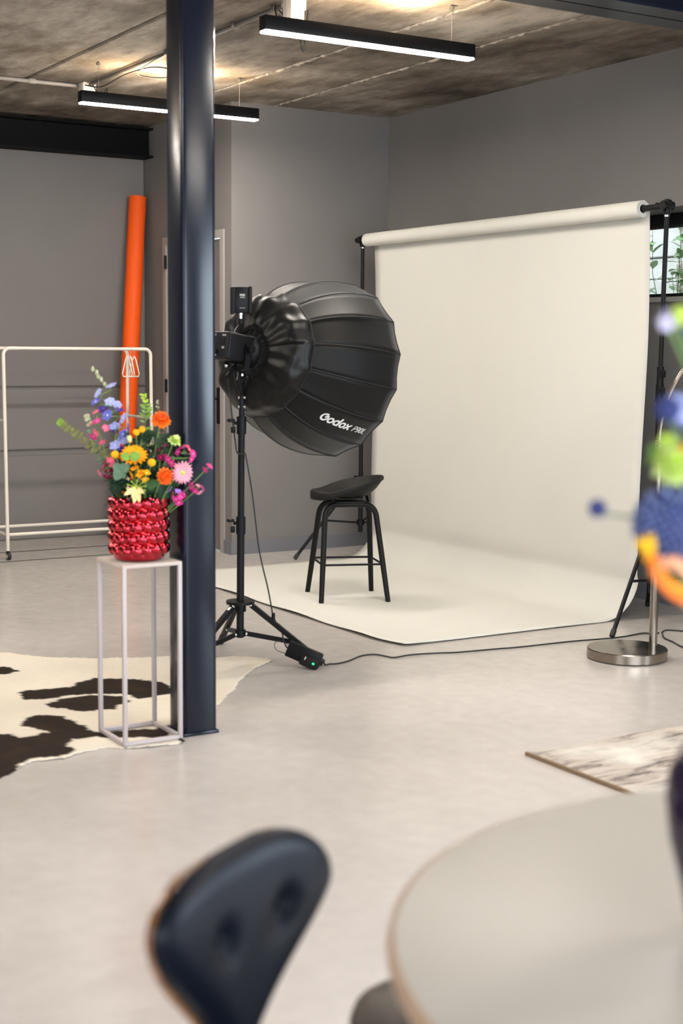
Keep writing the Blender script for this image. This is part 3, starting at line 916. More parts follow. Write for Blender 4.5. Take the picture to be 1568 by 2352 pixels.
def sb_p(s, k, off=0.0):
    """point at depth s on the panel surface; k = rib number, fractional between ribs (flat panels)"""
    k0 = math.floor(k); f = k - k0
    a0, a1 = 2 * pi * (k0 + 0.5) / NR, 2 * pi * (k0 + 1.5) / NR
    r = sb_r(s)
    p0 = E1 * cos(a0) + E2 * sin(a0)
    p1 = E1 * cos(a1) + E2 * sin(a1)
    p = (p0 * (1 - f) + p1 * f) * r
    # cloth between the ribs pulls in towards the axis a little; rim edge is drawn in
    belly = 4 * f * (1 - f)
    p = p * (1 - 0.010 * belly * sin(pi * min(1, s * 0.95)))
    zz = sb_z(s) - 0.010 * belly * s ** 6
    n = p.normalized() - AX * 0.5
    return APEX + p + AX * zz + n.normalized() * off


t = thing('softbox', 'large black parabolic softbox with white lettering aimed at the backdrop', 'softbox', APEX)
for k in range(NR):
    b = MB().grid(7, NM, lambda u, v: sb_p(v, k + u))
    tag(b.build('fabric_panel', 'satin', t, angle=60, solid=0.0012))
for k in range(NR):
    MB().tube([sb_p(v / 14, k, 0.001) for v in range(15)], 0.0028, n=6).build('rib', 'seam', t)
rim = [sb_p(1.0, k / 3, 0.0) for k in range(NR * 3 + 1)]
MB().tube(rim, 0.0038, n=6, cap=False).build('rim_piping', 'seam', t)
b = MB()
ctr = APEX + AX * (DEP - 0.035)
ring = [(sb_p(0.94, k / 2) - ctr) * 0.985 for k in range(NR * 2)]
b._add([ctr] + [ctr + p for p in ring], [(0, i + 1, (i + 1) % len(ring) + 1) for i in range(len(ring))])
b.build('diffuser', 'diffuser', t, angle=60, solid=0.001)
# sleeve: soft cloth with pleats, closed by a cord round the mount


def sleeve(u, v):
    k = u * NR
    s = 0.012 + v * 0.27
    pleat = 0.006 * sin(k * 2.1 * pi) * (1 - v) * sin(pi * min(1, v * 1.2 + 0.05)) + 0.015 * mnoise.noise(Vector((3.2 * cos(2 * pi * u), 3.2 * sin(2 * pi * u), v * 3.0)))
    sag = 0.02 * sin(pi * v) + 0.012 * (1 - abs(2 * v - 1))
    wob = 0.012 * sin(k * 1.2 + 1) * (v > 0.97)
    return sb_p(min(0.42, s + wob), k % NR if u < 1 else 0.0, 0.008 + sag + pleat)


b = MB().grid(129, 16, sleeve)
b.build('pleated_sleeve', 'satin_soft', t, angle=70, solid=0.001)
MB().tube([sleeve(i / 128, 1.0) for i in range(129)], 0.003, n=6, cap=False).build('sleeve_hem', 'seam', t)
# zip flap opening on the sleeve
q = sleeve(3.2 / NR, 0.80)

# lettering on one panel
def stroke(mb, pts, w, place):
    """flat ribbon of width w along 2-D points, mapped by place(x, y)"""
    P = [Vector((p[0], p[1])) for p in pts]
    L, Rr = [], []
    for i, p in enumerate(P):
        d = (P[min(i + 1, len(P) - 1)] - P[max(i - 1, 0)])
        d = d.normalized() if d.length else Vector((1, 0))
        n = Vector((-d.y, d.x)) * w / 2
        L.append(p + n); Rr.append(p - n)
    vs = [place(*q) for q in L] + [place(*q) for q in Rr]
    n = len(P)
    mb._add(vs, [(i, i + 1, n + i + 1, n + i) for i in range(n - 1)])
    for e in (P[0], P[-1]):
        ds = [place(e.x + w / 2 * cos(2 * pi * k / 10), e.y + w / 2 * sin(2 * pi * k / 10)) for k in range(10)]
        mb._add(ds, [tuple(range(10))])


def ell(cx, cy, rx, ry, a0, a1, n=18):
    return [(cx + rx * cos(radians(a0 + (a1 - a0) * i / n)), cy + ry * sin(radians(a0 + (a1 - a0) * i / n))) for i in range(n + 1)]


GL = [  # (strokes, advance) in units of cap height
    ([ell(0.42, 0.48, 0.38, 0.44, 75, 335), [(0.765, 0.31), (0.80, 0.55), (0.72, 0.72), (0.56, 0.72), (0.50, 0.52)]], 0.98),
    ([ell(0.33, 0.35, 0.29, 0.31, 0, 360, 24)], 0.80),
    ([ell(0.33, 0.35, 0.29, 0.31, 0, 360, 24), [(0.63, 0.04), (0.63, 1.04)]], 0.86),
    ([ell(0.33, 0.35, 0.29, 0.31, 0, 360, 24)], 0.80),
    ([[(0.03, 0.05), (0.58, 0.66)], [(0.03, 0.66), (0.58, 0.05)]], 0.80)]
GP = [
    ([[(0.08, 0.0), (0.08, 1.0), (0.42, 1.0), (0.56, 0.88), (0.56, 0.62), (0.42, 0.48), (0.10, 0.48)]], 0.70),
    ([ell(0.30, 0.68, 0.24, 0.30, 0, 360, 20), [(0.54, 0.68), (0.52, 0.3), (0.40, 0.06), (0.14, 0.02)]], 0.68),
    ([ell(0.30, 0.5, 0.24, 0.48, 0, 360, 22)], 0.70),
    ([[(0.10, 1.0), (0.08, 0.02), (0.50, 0.02)]], 0.6)]


def lettering(name, glyphs, s0, size, base, w, kp, parent):
    """text along the meridian of panel kp: starts at depth s0, baseline offset base (m from the panel middle line)"""
    mb = MB()
    steps = [(i / 400, sb_p(i / 400, kp + 0.5)) for i in range(401)]
    cum = [0.0]
    for i in range(400):
        cum.append(cum[-1] + (steps[i + 1][1] - steps[i][1]).length)
    i0 = int(s0 * 400)

    def place(x, y):
        L = cum[i0] + (x + 0.18 * y) * size
        i = 0
        while i < 399 and cum[i + 1] < L: i += 1
        s = (i + (L - cum[i]) / max(1e-6, cum[i + 1] - cum[i])) / 400
        wd = (sb_p(s, kp) - sb_p(s, kp + 0.999)).length
        return sb_p(s, kp + min(0.98, max(0.02, 0.5 + TS * (base + y * size) / wd)), 0.0022)
    x = 0.0
    for st, adv in glyphs:
        for s in st:
            stroke(mb, [(x + px, py) for px, py in s], w, place)
        x += adv
    return mb.build(name, 'print', parent, smooth=False, solid=0.0006)


TS, KP = 1.0, 13
lettering('lettering', GL, 0.52, 0.043, -0.016, 0.20, KP, t)
lettering('lettering', GP, 0.82, 0.030, -0.014, 0.13, KP, t)

# lamp cable, power brick, floor lead
pc = smooth_path([at(0.98) + LAT * 0.02 - FWH * 0.03, at(0.9) + LAT * 0.035 - FWH * 0.03, at(0.8) + LAT * 0.05, at(0.66) + LAT * 0.068, at(0.55) + LAT * 0.082, at(0.46) + LAT * 0.10, at(0.36) + LAT * 0.125, at(0.27) + LAT * 0.143, at(0.19) + LAT * 0.158,
                  Vector((-5.765, 3.20, 0.165)), Vector((-5.74, 3.20, 0.115)), Vector((-5.722, 3.205, 0.085))])
BR = Vector((-5.648, 3.262, 0.062))
bd = (FEET[0] - hub).normalized()
t = thing('power_adapter', 'black power brick with green light strapped to the light stand leg', 'power adapter', BR)
bx = Vector((bd.x, bd.y, bd.z * 0.55)).normalized()
bs = -FWH - bx * (-FWH).dot(bx); bs.normalize()
bu = bx.cross(bs)
RK = Matrix((bx, bs, bu)).transposed()
BR = BR + bs * 0.03
MB().box(BR, (0.165, 0.045, 0.072), rot=RK, bev=0.006).build('brick_body', 'black_plastic', t)
MB().box(BR + bs * 0.012 - bu * 0.018 * (1 if bu.z > 0 else -1) + bx * 0.035, (0.085, 0.04, 0.05), rot=RK, bev=0.004).build('switch_block', 'black_matte', t)
sg = 1 if bu.z > 0 else -1
MB().box(BR + bs * 0.033 + bx * 0.055 - bu * sg * 0.016, (0.011, 0.003, 0.009), rot=RK, bev=0.001).build('green_indicator', 'led_green', t)
MB().box(BR + bs * 0.033 + bx * 0.012 - bu * sg * 0.006, (0.004, 0.002, 0.014), rot=RK).build('marking', 'print', t, smooth=False)
cl = smooth_path([BR - bx * 0.08 + bu * sg * 0.01, BR - bx * 0.12 + bu * sg * 0.02, BR - bx * 0.145 - bu * sg * 0.005, BR - bx * 0.125 - bu * sg * 0.03, BR - bx * 0.075 - bu * sg * 0.028])
MB().tube(cl, 0.0016, n=6).build('cord_loop', 'rubber', t)
pc[-1] = BR - bx * 0.085
t = thing('lamp_cable', 'thin black cable from the lamp head down to the power brick', 'cable', pc[0])
MB().tube(pc, 0.0036, n=8).build('cable', 'rubber', t)
i = int(len(pc) * 0.70)
MB().tube([pc[i] + Vector((0, 0, 0.03)), pc[i], pc[i + 4]], [0.008, 0.0095, 0.008], n=10).build('connector', 'black_plastic', t)
pu = smooth_path([at(1.40) - LAT * 0.03 + FWH * 0.05, at(1.32) - LAT * 0.062 + FWH * 0.04, at(1.25) - LAT * 0.055, at(1.16) - LAT * 0.045, at(1.1) - LAT * 0.038, at(1.03) - LAT * 0.028, at(0.98) - LAT * 0.015 - FWH * 0.03, at(0.98) + LAT * 0.02 - FWH * 0.03])
MB().tube(pu, 0.0036, n=8).build('cable', 'rubber', t)
fl = [(-5.60, 3.33, 0.03), (-5.618, 3.352, 0.006), (-5.622, 3.379, 0.006), (-5.612, 3.415, 0.006), (-5.635, 3.489, 0.006), (-5.703, 3.604, 0.006), (-5.695, 3.677, 0.006), (-5.625, 3.701, 0.006), (-5.593, 3.718, 0.006), (-5.605, 3.819, 0.006), (-5.578, 3.945, 0.006), (-5.542, 4.048, 0.006), (-5.516, 4.239, 0.006), (-5.49, 4.415, 0.006), (-5.477, 4.673, 0.006), (-5.45, 4.86, 0.006), (-5.435, 4.985, 0.006), (-5.44, 5.064, 0.006), (-5.455, 5.163, 0.006), (-5.425, 5.196, 0.006), (-5.42, 5.245, 0.006)]
fl = [BR + bx * 0.08 - bs * 0.0] + [Vector(p) for p in fl]
tag(MB().tube(smooth_path(fl, 6), 0.0038, n=8).build('floor_lead', 'rubber'), 'black power lead trailing over the floor from the brick to the lamp', 'cable')
tag(MB().tube(smooth_path([(-5.42, 5.265, 0.006), (-5.455, 5.332, 0.006), (-5.395, 5.391, 0.006), (-5.2, 5.5, 0.006), (-4.9, 5.7, 0.006), (-4.6, 5.85, 0.006)], 6), 0.0038, n=8).build('floor_lead', 'rubber'), 'black power lead on the floor running right behind the steel lamp pole', 'cable')
tag(MB().tube(smooth_path([(-5.40, 5.25, 0.006), (-5.308, 5.175, 0.006), (-5.213, 5.142, 0.006), (-5.086, 5.086, 0.006), (-4.7, 4.95, 0.006), (-4.3, 4.9, 0.006)], 6), 0.0038, n=8).build('floor_lead', 'rubber'), 'black power lead on the floor angling towards the camera right of the steel lamp', 'cable')

# ------------------------------------------------------------------ bar stool
C0 = Vector((-7.148, 4.41, 0))
t = thing('bar_stool', 'black bar stool with low curved shell seat standing on the cream paper', 'stool', C0)
F = dict(nl=Vector((-7.03, 4.166, 0.006)), nr=Vector((-6.89, 4.532, 0.006)), fl=Vector((-7.415, 4.298, 0.006)), fr=Vector((-7.256, 4.65, 0.006)))
UU = (F['nr'] - F['nl']).normalized(); WW = Vector((UU.y, -UU.x, 0))
if WW.dot(-FWH) < 0: WW = -WW                          # towards the camera
ZH = 0.562
for a, c, sg in (('nl', 'nr', 1), ('fl', 'fr', -1)):
    A, B = F[a], F[c]
    mid = C0 + WW * 0.085 * sg
    ta, tc = mid - UU * 0.145 + Vector((0, 0, ZH)), mid + UU * 0.145 + Vector((0, 0, ZH))
    for P, T, T2 in ((A, ta, tc), (B, tc, ta)):
        d1 = (T - P).normalized(); d2 = (T2 - T).normalized()
        p0, p2 = T - d1 * 0.075, T + d2 * 0.075
        pts = [P, P.lerp(p0, 0.5)] + [p0 * (1 - s) ** 2 + T * 2 * s * (1 - s) + p2 * s * s for s in [i / 8 for i in range(9)]] + [(T + T2) / 2]
        rs = [0.0145, 0.0165] + [0.0165] * 9 + [0.016]
        leg = MB().tube(pts, rs, n=12).build('leg', 'black_wood', t)
        MB().lathe([(0.0135, 0), (0.0145, 0.006)], P - Vector((0, 0, 0.0015)), n=12).build('glide', 'rubber', leg)
ft = []
for a in ('nl', 'nr', 'fr', 'fl'):
    sg = 1 if a[0] == 'n' else -1
    T = C0 + WW * 0.085 * sg + UU * (0.145 if a[1] == 'r' else -0.145) + Vector((0, 0, ZH))
    ft.append(F[a].lerp(T, 0.215 / ZH))
for i in range(4):
    MB().tube([ft[i], ft[(i + 1) % 4]], 0.0062, n=10).build('footrest_rod', 'black_alu', t)
MB().box(C0 + Vector((0, 0, ZH + 0.012)), (0.17, 0.2, 0.012), rot=Matrix((UU, WW, Vector((0, 0, 1)))).transposed(), bev=0.004).build('seat_plate', 'black_alu', t)


def interp(x, tab):
    for (x0_, y0_), (x1_, y1_) in zip(tab[:-1], tab[1:]):
        if x <= x1_:
            k = (x - x0_) / (x1_ - x0_)
            k = k * k * (3 - 2 * k)
            return y0_ + (y1_ - y0_) * k
    return tab[-1][1]


RIMZ = [(0, 0.713), (180, 0.634)]


def seat(u, v):
    phi = 2 * pi * u
    deg = abs(math.degrees(phi if phi <= pi else phi - 2 * pi))
    z = interp(deg, RIMZ) - 0.016 * math.exp(-((deg - 128) / 26) ** 2)
    c = (1 + cos(phi)) / 2
    g = max(0.0, 1 - c) ** 1.3                          # 1 at the front
    x, y = 0.205 * cos(phi), 0.200 * sin(phi)
    zb = 0.594
    if v < 0.80:
        rho = v / 0.80
        k = rho ** (3.0 - 1.2 * g)
        return C0 + UU * x * rho + WW * y * rho + Vector((0, 0, zb + (z - zb) * k))
    w = (v - 0.80) / 0.20                               # lip: rolls over and, towards the front, down
    o = 1 + (0.015 + 0.035 * g) * sin(pi * 0.75 * w)
    return C0 + UU * x * o + WW * y * o + Vector((0, 0, z + 0.006 * sin(pi * min(1, w * 1.2)) - (0.006 + 0.040 * g) * w ** 2))


b = MB().grid(65, 26, seat)
b.build('seat_shell', 'black_matte', t, angle=75, solid=0.009)

# ------------------------------------------------------------------ arc floor lamp
LB = Vector((-5.062, 4.696, 0)); LP = Vector((-5.004, 4.806, 0))
t = thing('floor_lamp', 'brushed steel arc floor lamp with heavy round base', 'floor lamp', LB)
MB().lathe([(0.182, 0), (0.186, 0.003), (0.190, 0.006), (0.190, 0.047), (0.187, 0.051), (0.0, 0.051)], LB, n=72).build('base', 'brushed', t, angle=30)
MB().tube([LP + Vector((0, 0, 0.05)), LP + Vector((0, 0, 1.03))], 0.0195, n=28).build('pole', 'brushed', t)
MB().lathe([(0.0195, 0), (0.021, 0.002), (0.021, 0.016), (0.014, 0.02)], LP + Vector((0, 0, 1.02)), n=24).build('pole_collar', 'brushed', t)
AD = (LAT * 0.93 - FWH * 0.37).normalized()
cc = LP + AD * 0.62 + Vector((0, 0, 1.03))
pts = arc(cc, 0.62, pi, 0, AD, Vector((0, 0, 1)), 40)
MB().tube(pts, 0.011, n=16).build('arc_tube', 'brushed', t)
MB().lathe([(0.02, 0.0), (0.035, -0.02), (0.10, -0.07), (0.135, -0.14), (0.14, -0.15), (0.132, -0.14), (0.095, -0.074), (0.02, -0.03)], pts[-1], n=40).build('lamp_shade', 'brushed', t)

# ------------------------------------------------------------------ clothes rack, hangers, paper roll
RXN, RXF, RY0, RY1, RZ = -9.60, -10.02, 3.172, 4.255, 1.447
t = thing('clothes_rack', 'cream metal clothes rack on wheels by the back wall', 'clothes rack', (-9.8, 3.7, 0))
for x, lean in ((RXN, 0.022), (RXF, -0.022)):
    R = 0.045
    for y, sg in ((RY0, 1), (RY1, -1)):
        pts = [Vector((x + lean, y, 0.062)), Vector((x, y, RZ - R))] + arc((x, y + sg * R, RZ - R), R, pi, pi / 2, (0, sg, 0), (0, 0, 1), 8)[1:] + [Vector((x, y + sg * 0.10, RZ))]
        MB().tube(pts, 0.0125, n=12).build('leg', 'white_metal', t)
        p = Vector((x + lean, y, 0.03))
        c = MB().tube([p + Vector((0, 0, 0.012)), p + Vector((0, 0, 0.04))], 0.012, n=10)
        c.box(p + Vector((0.004, 0.0, 0.012)), (0.034, 0.022, 0.022), bev=0.005).build('caster', 'black_plastic', t)
        w = MB().lathe([(0.006, -0.013), (0.024, -0.012), (0.026, -0.006), (0.026, 0.006), (0.024, 0.012), (0.006, 0.013)], p + Vector((0.012, 0, -0.004)), (0, 1, 0), n=20)
        w.build('wheel', 'rubber', t)
        MB().lathe([(0.004, -0.0145), (0.014, -0.0138), (0.014, 0.0138), (0.004, 0.0145)], p + Vector((0.012, 0, -0.004)), (0, 1, 0), n=16).build('wheel_hub', 'box_white', t)
        for z in (0.98, 0.93):
            MB().ball((x + 0.0125, y, z), 0.0035, 8, 6).build('screw', 'wire', t)
    MB().tube([(x, RY0 + 0.10, RZ), (x, RY1 - 0.10, RZ)], 0.0115, n=12).build('hanging_rail', 'white_metal', t)
    MB().tube([(x + lean * 0.85, RY0, 0.172), (x + lean * 0.85, RY1, 0.172)], 0.0115, n=12).build('bottom_rail', 'white_metal', t)
for y in (RY0, RY1):
    for z in (0.955, 0.172):
        MB().tube([(RXN + 0.01, y, z), (RXF - 0.01, y, z)], 0.010, n=12).build('cross_rod', 'white_metal', t)


def hanger(y, tilt, label):
    t = thing('clothes_hanger', label, 'hanger', (RXN, y, RZ), 'slim hangers on the clothes rack')
    R = Matrix.Rotation(tilt, 3, 'Z')
    O = Vector((RXN, y, RZ))
    P = lambda a, z, s=0: O + R @ Vector((a, s, z))
    hook = [P(0.013 * cos(a), 0.0135 * sin(a) + 0.001) for a in [radians(200 - 22 * i) for i in range(10)]] + [P(0.002, -0.03), P(0.0, -0.055)]
    MB().tube(hook, 0.0017, n=8).build('hook', 'wire', t)
    b = MB()
    b.tube([P(0, -0.05), P(0.012, -0.075), P(0.035, -0.175), P(0.028, -0.195), P(-0.028, -0.195), P(-0.035, -0.175), P(-0.012, -0.075), P(0, -0.05)], 0.0048, n=8)
    b.build('hanger_body', 'white_metal', t)
    return t


hanger(4.075, 1.15, 'slim cream hanger farthest left on the clothes rack rail')
hanger(4.098, 0.55, 'slim cream hanger between the other two on the rack rail')
hanger(4.128, 1.35, 'slim cream hanger farthest right on the clothes rack rail')

ra, rb_ = Vector((-10.185, 4.27, 0.012)), Vector((-10.455, 4.535, 2.605))
t = thing('backdrop_roll', 'long orange paper roll leaning in the back corner behind the clothes rack', 'paper roll', ra)
dd = (rb_ - ra)
ln = dd.length
MB().lathe([(0.052, 0), (0.0665, 0), (0.0665, ln), (0.052, ln), (0.052, ln - 0.1), (0.052, 0.0)], ra, dd, n=40).build('paper_roll', 'orange', t, angle=30)
MB().lathe([(0.046, 0.004), (0.0515, 0.004), (0.0515, ln - 0.004), (0.046, ln - 0.004), (0.046, 0.004)], ra, dd, n=32).build('card_core', 'core', t, angle=30)

# ------------------------------------------------------------------ cowhide and marbled rug
OUT = [(-6.9, 1.35), (-6.75, 1.75), (-6.628, 2.146), (-6.559, 2.209), (-6.364, 2.374), (-6.214, 2.641), (-6.164, 2.808), (-6.073, 2.89), (-6.003, 2.993), (-6.006, 3.086), (-5.911, 3.176), (-5.816, 3.187), (-5.745, 3.086), (-5.661, 2.997), (-5.565, 2.903), (-5.432, 2.802), (-5.267, 2.666), (-5.08, 2.50), (-4.985, 2.36), (-4.985, 2.245), (-4.80, 2.245), (-4.735, 2.213), (-4.741, 2.132), (-4.776, 2.001), (-4.812, 1.94), (-4.789, 1.831), (-4.76, 1.771), (-4.773, 1.695), (-4.77, 1.646), (-4.684, 1.554), (-4.60, 1.40), (-4.64, 1.2), (-4.95, 0.95), (-5.4, 0.8), (-6.1, 0.85), (-6.6, 1.0)]
PATCH = [[(-5.805, 1.947), (-5.818, 2.004), (-5.776, 2.182), (-5.853, 2.227), (-5.892, 2.328), (-5.831, 2.436), (-5.773, 2.494), (-5.664, 2.559), (-5.599, 2.55), (-5.498, 2.565), (-5.459, 2.516), (-5.443, 2.35), (-5.514, 2.342), (-5.553, 2.334), (-5.61, 2.235), (-5.64, 2.159), (-5.629, 2.003), (-5.669, 1.933)],
         [(-5.549, 1.979), (-5.599, 2.077), (-5.602, 2.202), (-5.516, 2.323), (-5.409, 2.297), (-5.385, 2.229), (-5.331, 2.216), (-5.349, 2.149), (-5.362, 2.07), (-5.497, 1.983)],
         [(-5.266, 1.785), (-5.378, 1.855), (-5.383, 1.915), (-5.328, 1.975), (-5.184, 1.992), (-5.096, 1.984), (-5.027, 2.01), (-4.997, 2.157), (-4.964, 2.214), (-4.985, 2.242), (-4.97, 2.267), (-4.832, 2.226), (-4.89, 2.093), (-4.941, 2.036), (-4.972, 1.97), (-4.989, 1.891), (-4.917, 1.838), (-4.86, 1.85), (-4.824, 1.827), (-4.802, 1.754), (-4.831, 1.675), (-4.7, 1.568), (-4.5, 1.443), (-4.8, 0.9), (-5.3, 1.2), (-5.209, 1.63), (-5.18, 1.713), (-5.1, 1.728), (-5.118, 1.802), (-5.117, 1.853), (-5.238, 1.801)],
         [(-6.5, 1.6), (-6.335, 2.009), (-6.324, 2.047), (-6.282, 2.084), (-6.185, 2.091), (-6.171, 2.036), (-6.188, 1.962), (-6.1, 1.6)], [(-4.796, 2.227), (-4.819, 2.26), (-4.775, 2.264), (-4.703, 2.21), (-4.743, 2.198)]]


def inside(p, poly):
    x, y = p
    c = False
    j = len(poly) - 1
    for i in range(len(poly)):
        xi, yi = poly[i]; xj, yj = poly[j]
        if (yi > y) != (yj > y) and x < (xj - xi) * (y - yi) / (yj - yi) + xi: c = not c
        j = i
    return c


def edge_dist(p, poly):
    best = 9
    px, py = p
    for i in range(len(poly)):
        ax, ay = poly[i]; bx_, by_ = poly[(i + 1) % len(poly)]
        dx, dy = bx_ - ax, by_ - ay
        tt = max(0, min(1, ((px - ax) * dx + (py - ay) * dy) / (dx * dx + dy * dy + 1e-12)))
        best = min(best, math.hypot(px - ax - tt * dx, py - ay - tt * dy))
    return best


def bbox(poly, m):
    return min(p[0] for p in poly) - m, max(p[0] for p in poly) + m, min(p[1] for p in poly) - m, max(p[1] for p in poly) + m


outs = [(p.x, p.y) for p in smooth_path([Vector((x, y, 0)) for x, y in OUT + OUT[:1]], 5)][:-1]
CELL = 0.0125
x0, x1, y0, y1_ = -6.95, -4.55, 0.75, 3.25
nx, ny = int((x1 - x0) / CELL), int((y1_ - y0) / CELL)
PB = [bbox(p, 0.05) for p in PATCH]
bm = bmesh.new()
cl_ = bm.loops.layers.color.new('coat') if False else None
vid, colr, ins = {}, [], {}
for j in range(ny + 1):
    for i in range(nx + 1):
        x, y = x0 + i * CELL, y0 + j * CELL
        n1 = mnoise.noise(Vector((x * 9, y * 9, 3)))
        n2 = mnoise.noise(Vector((x * 60, y * 22, 7)))
        q = (x + 0.008 * n1, y + 0.008 * mnoise.noise(Vector((x * 9, y * 9, 9))))
        if not inside(q, outs): continue
        w = 0.0
        qq = (x + 0.022 * n1 + 0.012 * n2, y + 0.022 * mnoise.noise(Vector((x * 11, y * 11, 21))) + 0.012 * mnoise.noise(Vector((x * 50, y * 50, 2))))
        for P, (a, b_, c, d_) in zip(PATCH, PB):
            if a < qq[0] < b_ and c < qq[1] < d_ and inside(qq, P): w = 1.0
        e = edge_dist((x, y), outs) if (x > -6.4) else 0.1
        z = 0.0045 + max(0, 0.035 - e) * 0.10 * (0.5 + 0.5 * sin(x * 23 + y * 17)) + 0.0012 * mnoise.noise(Vector((x * 14, y * 14, 0)))
        v = bm.verts.new((x, y, z))
        vid[(i, j)] = v
        tone = 1 + 0.10 * mnoise.noise(Vector((x * 3, y * 3, 5))) + 0.05 * n2
        warm = 0.5 + 0.5 * mnoise.noise(Vector((x * 2.2, y * 2.2, 8)))
        cw = (0.64 * tone, (0.605 - 0.04 * warm) * tone, (0.53 - 0.08 * warm) * tone)
        ck = (0.022 + 0.02 * max(0, n1), 0.015 + 0.01 * max(0, n1), 0.012)
        colr.append(tuple(ck if w else cw) + (1.0,))
for (i, j), v in vid.items():
    q = [vid.get(k) for k in ((i, j), (i + 1, j), (i + 1, j + 1), (i, j + 1))]
    if all(q): bm.faces.new(q)
bm.verts.index_update()
me = bpy.data.meshes.new('cowhide_rug')
bm.to_mesh(me); bm.free()
ca = me.color_attributes.new('coat', 'FLOAT_COLOR', 'POINT')
for k, c in enumerate(colr): ca.data[k].color = c
me.materials.append(MT['hide'])
for p in me.polygons: p.use_smooth = True
o = bpy.data.objects.new('cowhide_rug', me)
COL.objects.link(o)
md = o.modifiers.new('thickness', 'SOLIDIFY'); md.thickness = 0.0035; md.offset = -1
tag(o, 'black and white cowhide rug lying on the floor beside the column', 'rug')

t = thing('area_rug', 'pale rug with streaky grey marbling lying on the floor at the right', 'rug', (-3.0, 4.6, 0))
MB().box((-3.135, 4.63, 0.006), (1.70, 2.80, 0.012), bev=0.004).build('pile', 'marble', t)
MB().span((-3.987, 3.221, 0), (-2.283, 3.232, 0.0135)).build('binding', 'rug_edge', t, smooth=False)

# ------------------------------------------------------------------ plinth with tray top
t = thing('plant_stand', 'slim pale metal plant stand with square tray top in front of the column', 'plant stand', (-4.908, 2.123, 0.005))
PX0, PX1, PY0, PY1, PZ = -5.033, -4.784, 2.005, 2.240, 0.675
h = 0.0075
for x in (PX0 + h, PX1 - h):
    for y in (PY0 + h, PY1 - h):
        MB().box((x, y, (PZ - 0.012 + 0.006) / 2 + 0.003), (2 * h, 2 * h, PZ - 0.018), bev=0.0015).build('leg', 'plinth', t)
for y in (PY0 + h, PY1 - h):
    MB().box(((PX0 + PX1) / 2, y, 0.0145), (PX1 - PX0 - 4 * h, 2 * h, 2 * h), bev=0.0015).build('base_rail', 'plinth', t)
for x in (PX0 + h, PX1 - h):
    MB().box((x, (PY0 + PY1) / 2, 0.0145), (2 * h, PY1 - PY0 - 4 * h, 2 * h), bev=0.0015).build('base_rail', 'plinth', t)
MB().box(((PX0 + PX1) / 2, (PY0 + PY1) / 2, PZ - 0.007), (PX1 - PX0, PY1 - PY0, 0.014), bev=0.002).build('tray_top', 'plinth_top', t)

# ------------------------------------------------------------------ red mirror vase
VC = Vector((-4.908, 2.123, 0.676))
t = thing('flower_vase', 'shiny red mirrored vase covered in bubbles standing on the plant stand', 'vase', VC)
VH, VR = 0.236, 0.1045
ROWS, NB = 5, 15


def vr(r, z, a):
    if z < 0.022 or r < 0.095: return r
    v = (z - 0.022) / (VH - 0.022) * ROWS
    row = math.floor(min(v, ROWS - 1e-4)); fv = v - row - 0.5
    fu = (a / (2 * pi) * NB + 0.5 * (row % 2) + 0.35 * fv) % 1.0 - 0.5
    q = 1 - (fu * 1.9) ** 2 - (fv * 1.9) ** 2
    return VR - 0.004 + 0.0150 * sqrt(max(0, q)) if q > 0 else VR - 0.004


pr = [(0.0, 0.0), (0.078, 0.0), (0.088, 0.003), (0.0925, 0.008), (0.094, 0.016), (0.0952, 0.021)] + [(VR, 0.022 + (VH - 0.022) * i / 70) for i in range(71)] + [(0.0948, VH), (0.0948, 0.12), (0.0, 0.10)]
b = MB().lathe(pr, VC, n=210, fn=vr)
b.build('vase_body', 'redchrome', t, angle=60)

# ------------------------------------------------------------------ flowers
def fpos(base, px, py, b=0.0):
    """pixel-free: right / towards camera / up in metres from the vase axis"""
    return base + LAT * px - FWH * b + Vector((0, 0, py))


def V1(px, py, b=0.0):
    k = 1 - b / 5.3
    return Vector((VC.x, VC.y, 0)) + LAT * ((px - 320) / 624 * k) - FWH * b + Vector((0, 0, 0.91 + (1140 - py) / 624 * k))


RAISE = None


def outw(p, c, up=0.35, cam_=0.5):
    d = p - c
    d = d.normalized() + Vector((0, 0, up)) - FWH * cam_
    return d.normalized()


def stem_to(p, base, n, r=0.0022, m='stem', name='stem', parent=None, bend=0.03):
    mid = base.lerp(p, 0.55) + Vector((0, 0, bend))
    if RAISE is not None and p.z > RAISE[0]:            # stems of the table bouquet rise inside it first
        mid = base.lerp(p, 0.6) + LAT * RAISE[1]
    return MB().tube(smooth_path([base, mid, p - n * 0.03 * 0.2, p], 6), r, n=6).build(name, m, parent)


def daisy(name, label, p, n, R, np_, m, mc, group, base, layers=2, cr=0.28, curl=0.10, wk=1.0):
    t = thing(name, label, 'flower', p, group)
    x, y, d = frame(n)
    for L in range(layers):
        b = MB()
        rr = R * (1 - 0.17 * L)
        for k in range(np_):
            a = 2 * pi * (k + 0.5 * L) / np_ + random.uniform(-.06, .06)
            dr = (x * cos(a) + y * sin(a)) + d * (0.10 + 0.22 * L)
            b.leaf(p + d * 0.002 * L + (x * cos(a) + y * sin(a)) * R * 0.12, dr, d, rr * random.uniform(0.86, 0.95), 2 * pi * R / np_ * 0.92 * wk, curl=curl, cup=0.12, nu=6)
        b.build('petals', m, t)
    c = MB().ball(p + d * R * 0.06, R * cr, 14, 8, sc=(1, 1, 0.55), rot=Matrix((x, y, d)).transposed(), jit=0.08)
    c.build('centre', mc, t)
    stem_to(p - d * 0.004, base, n, parent=t)
    return t


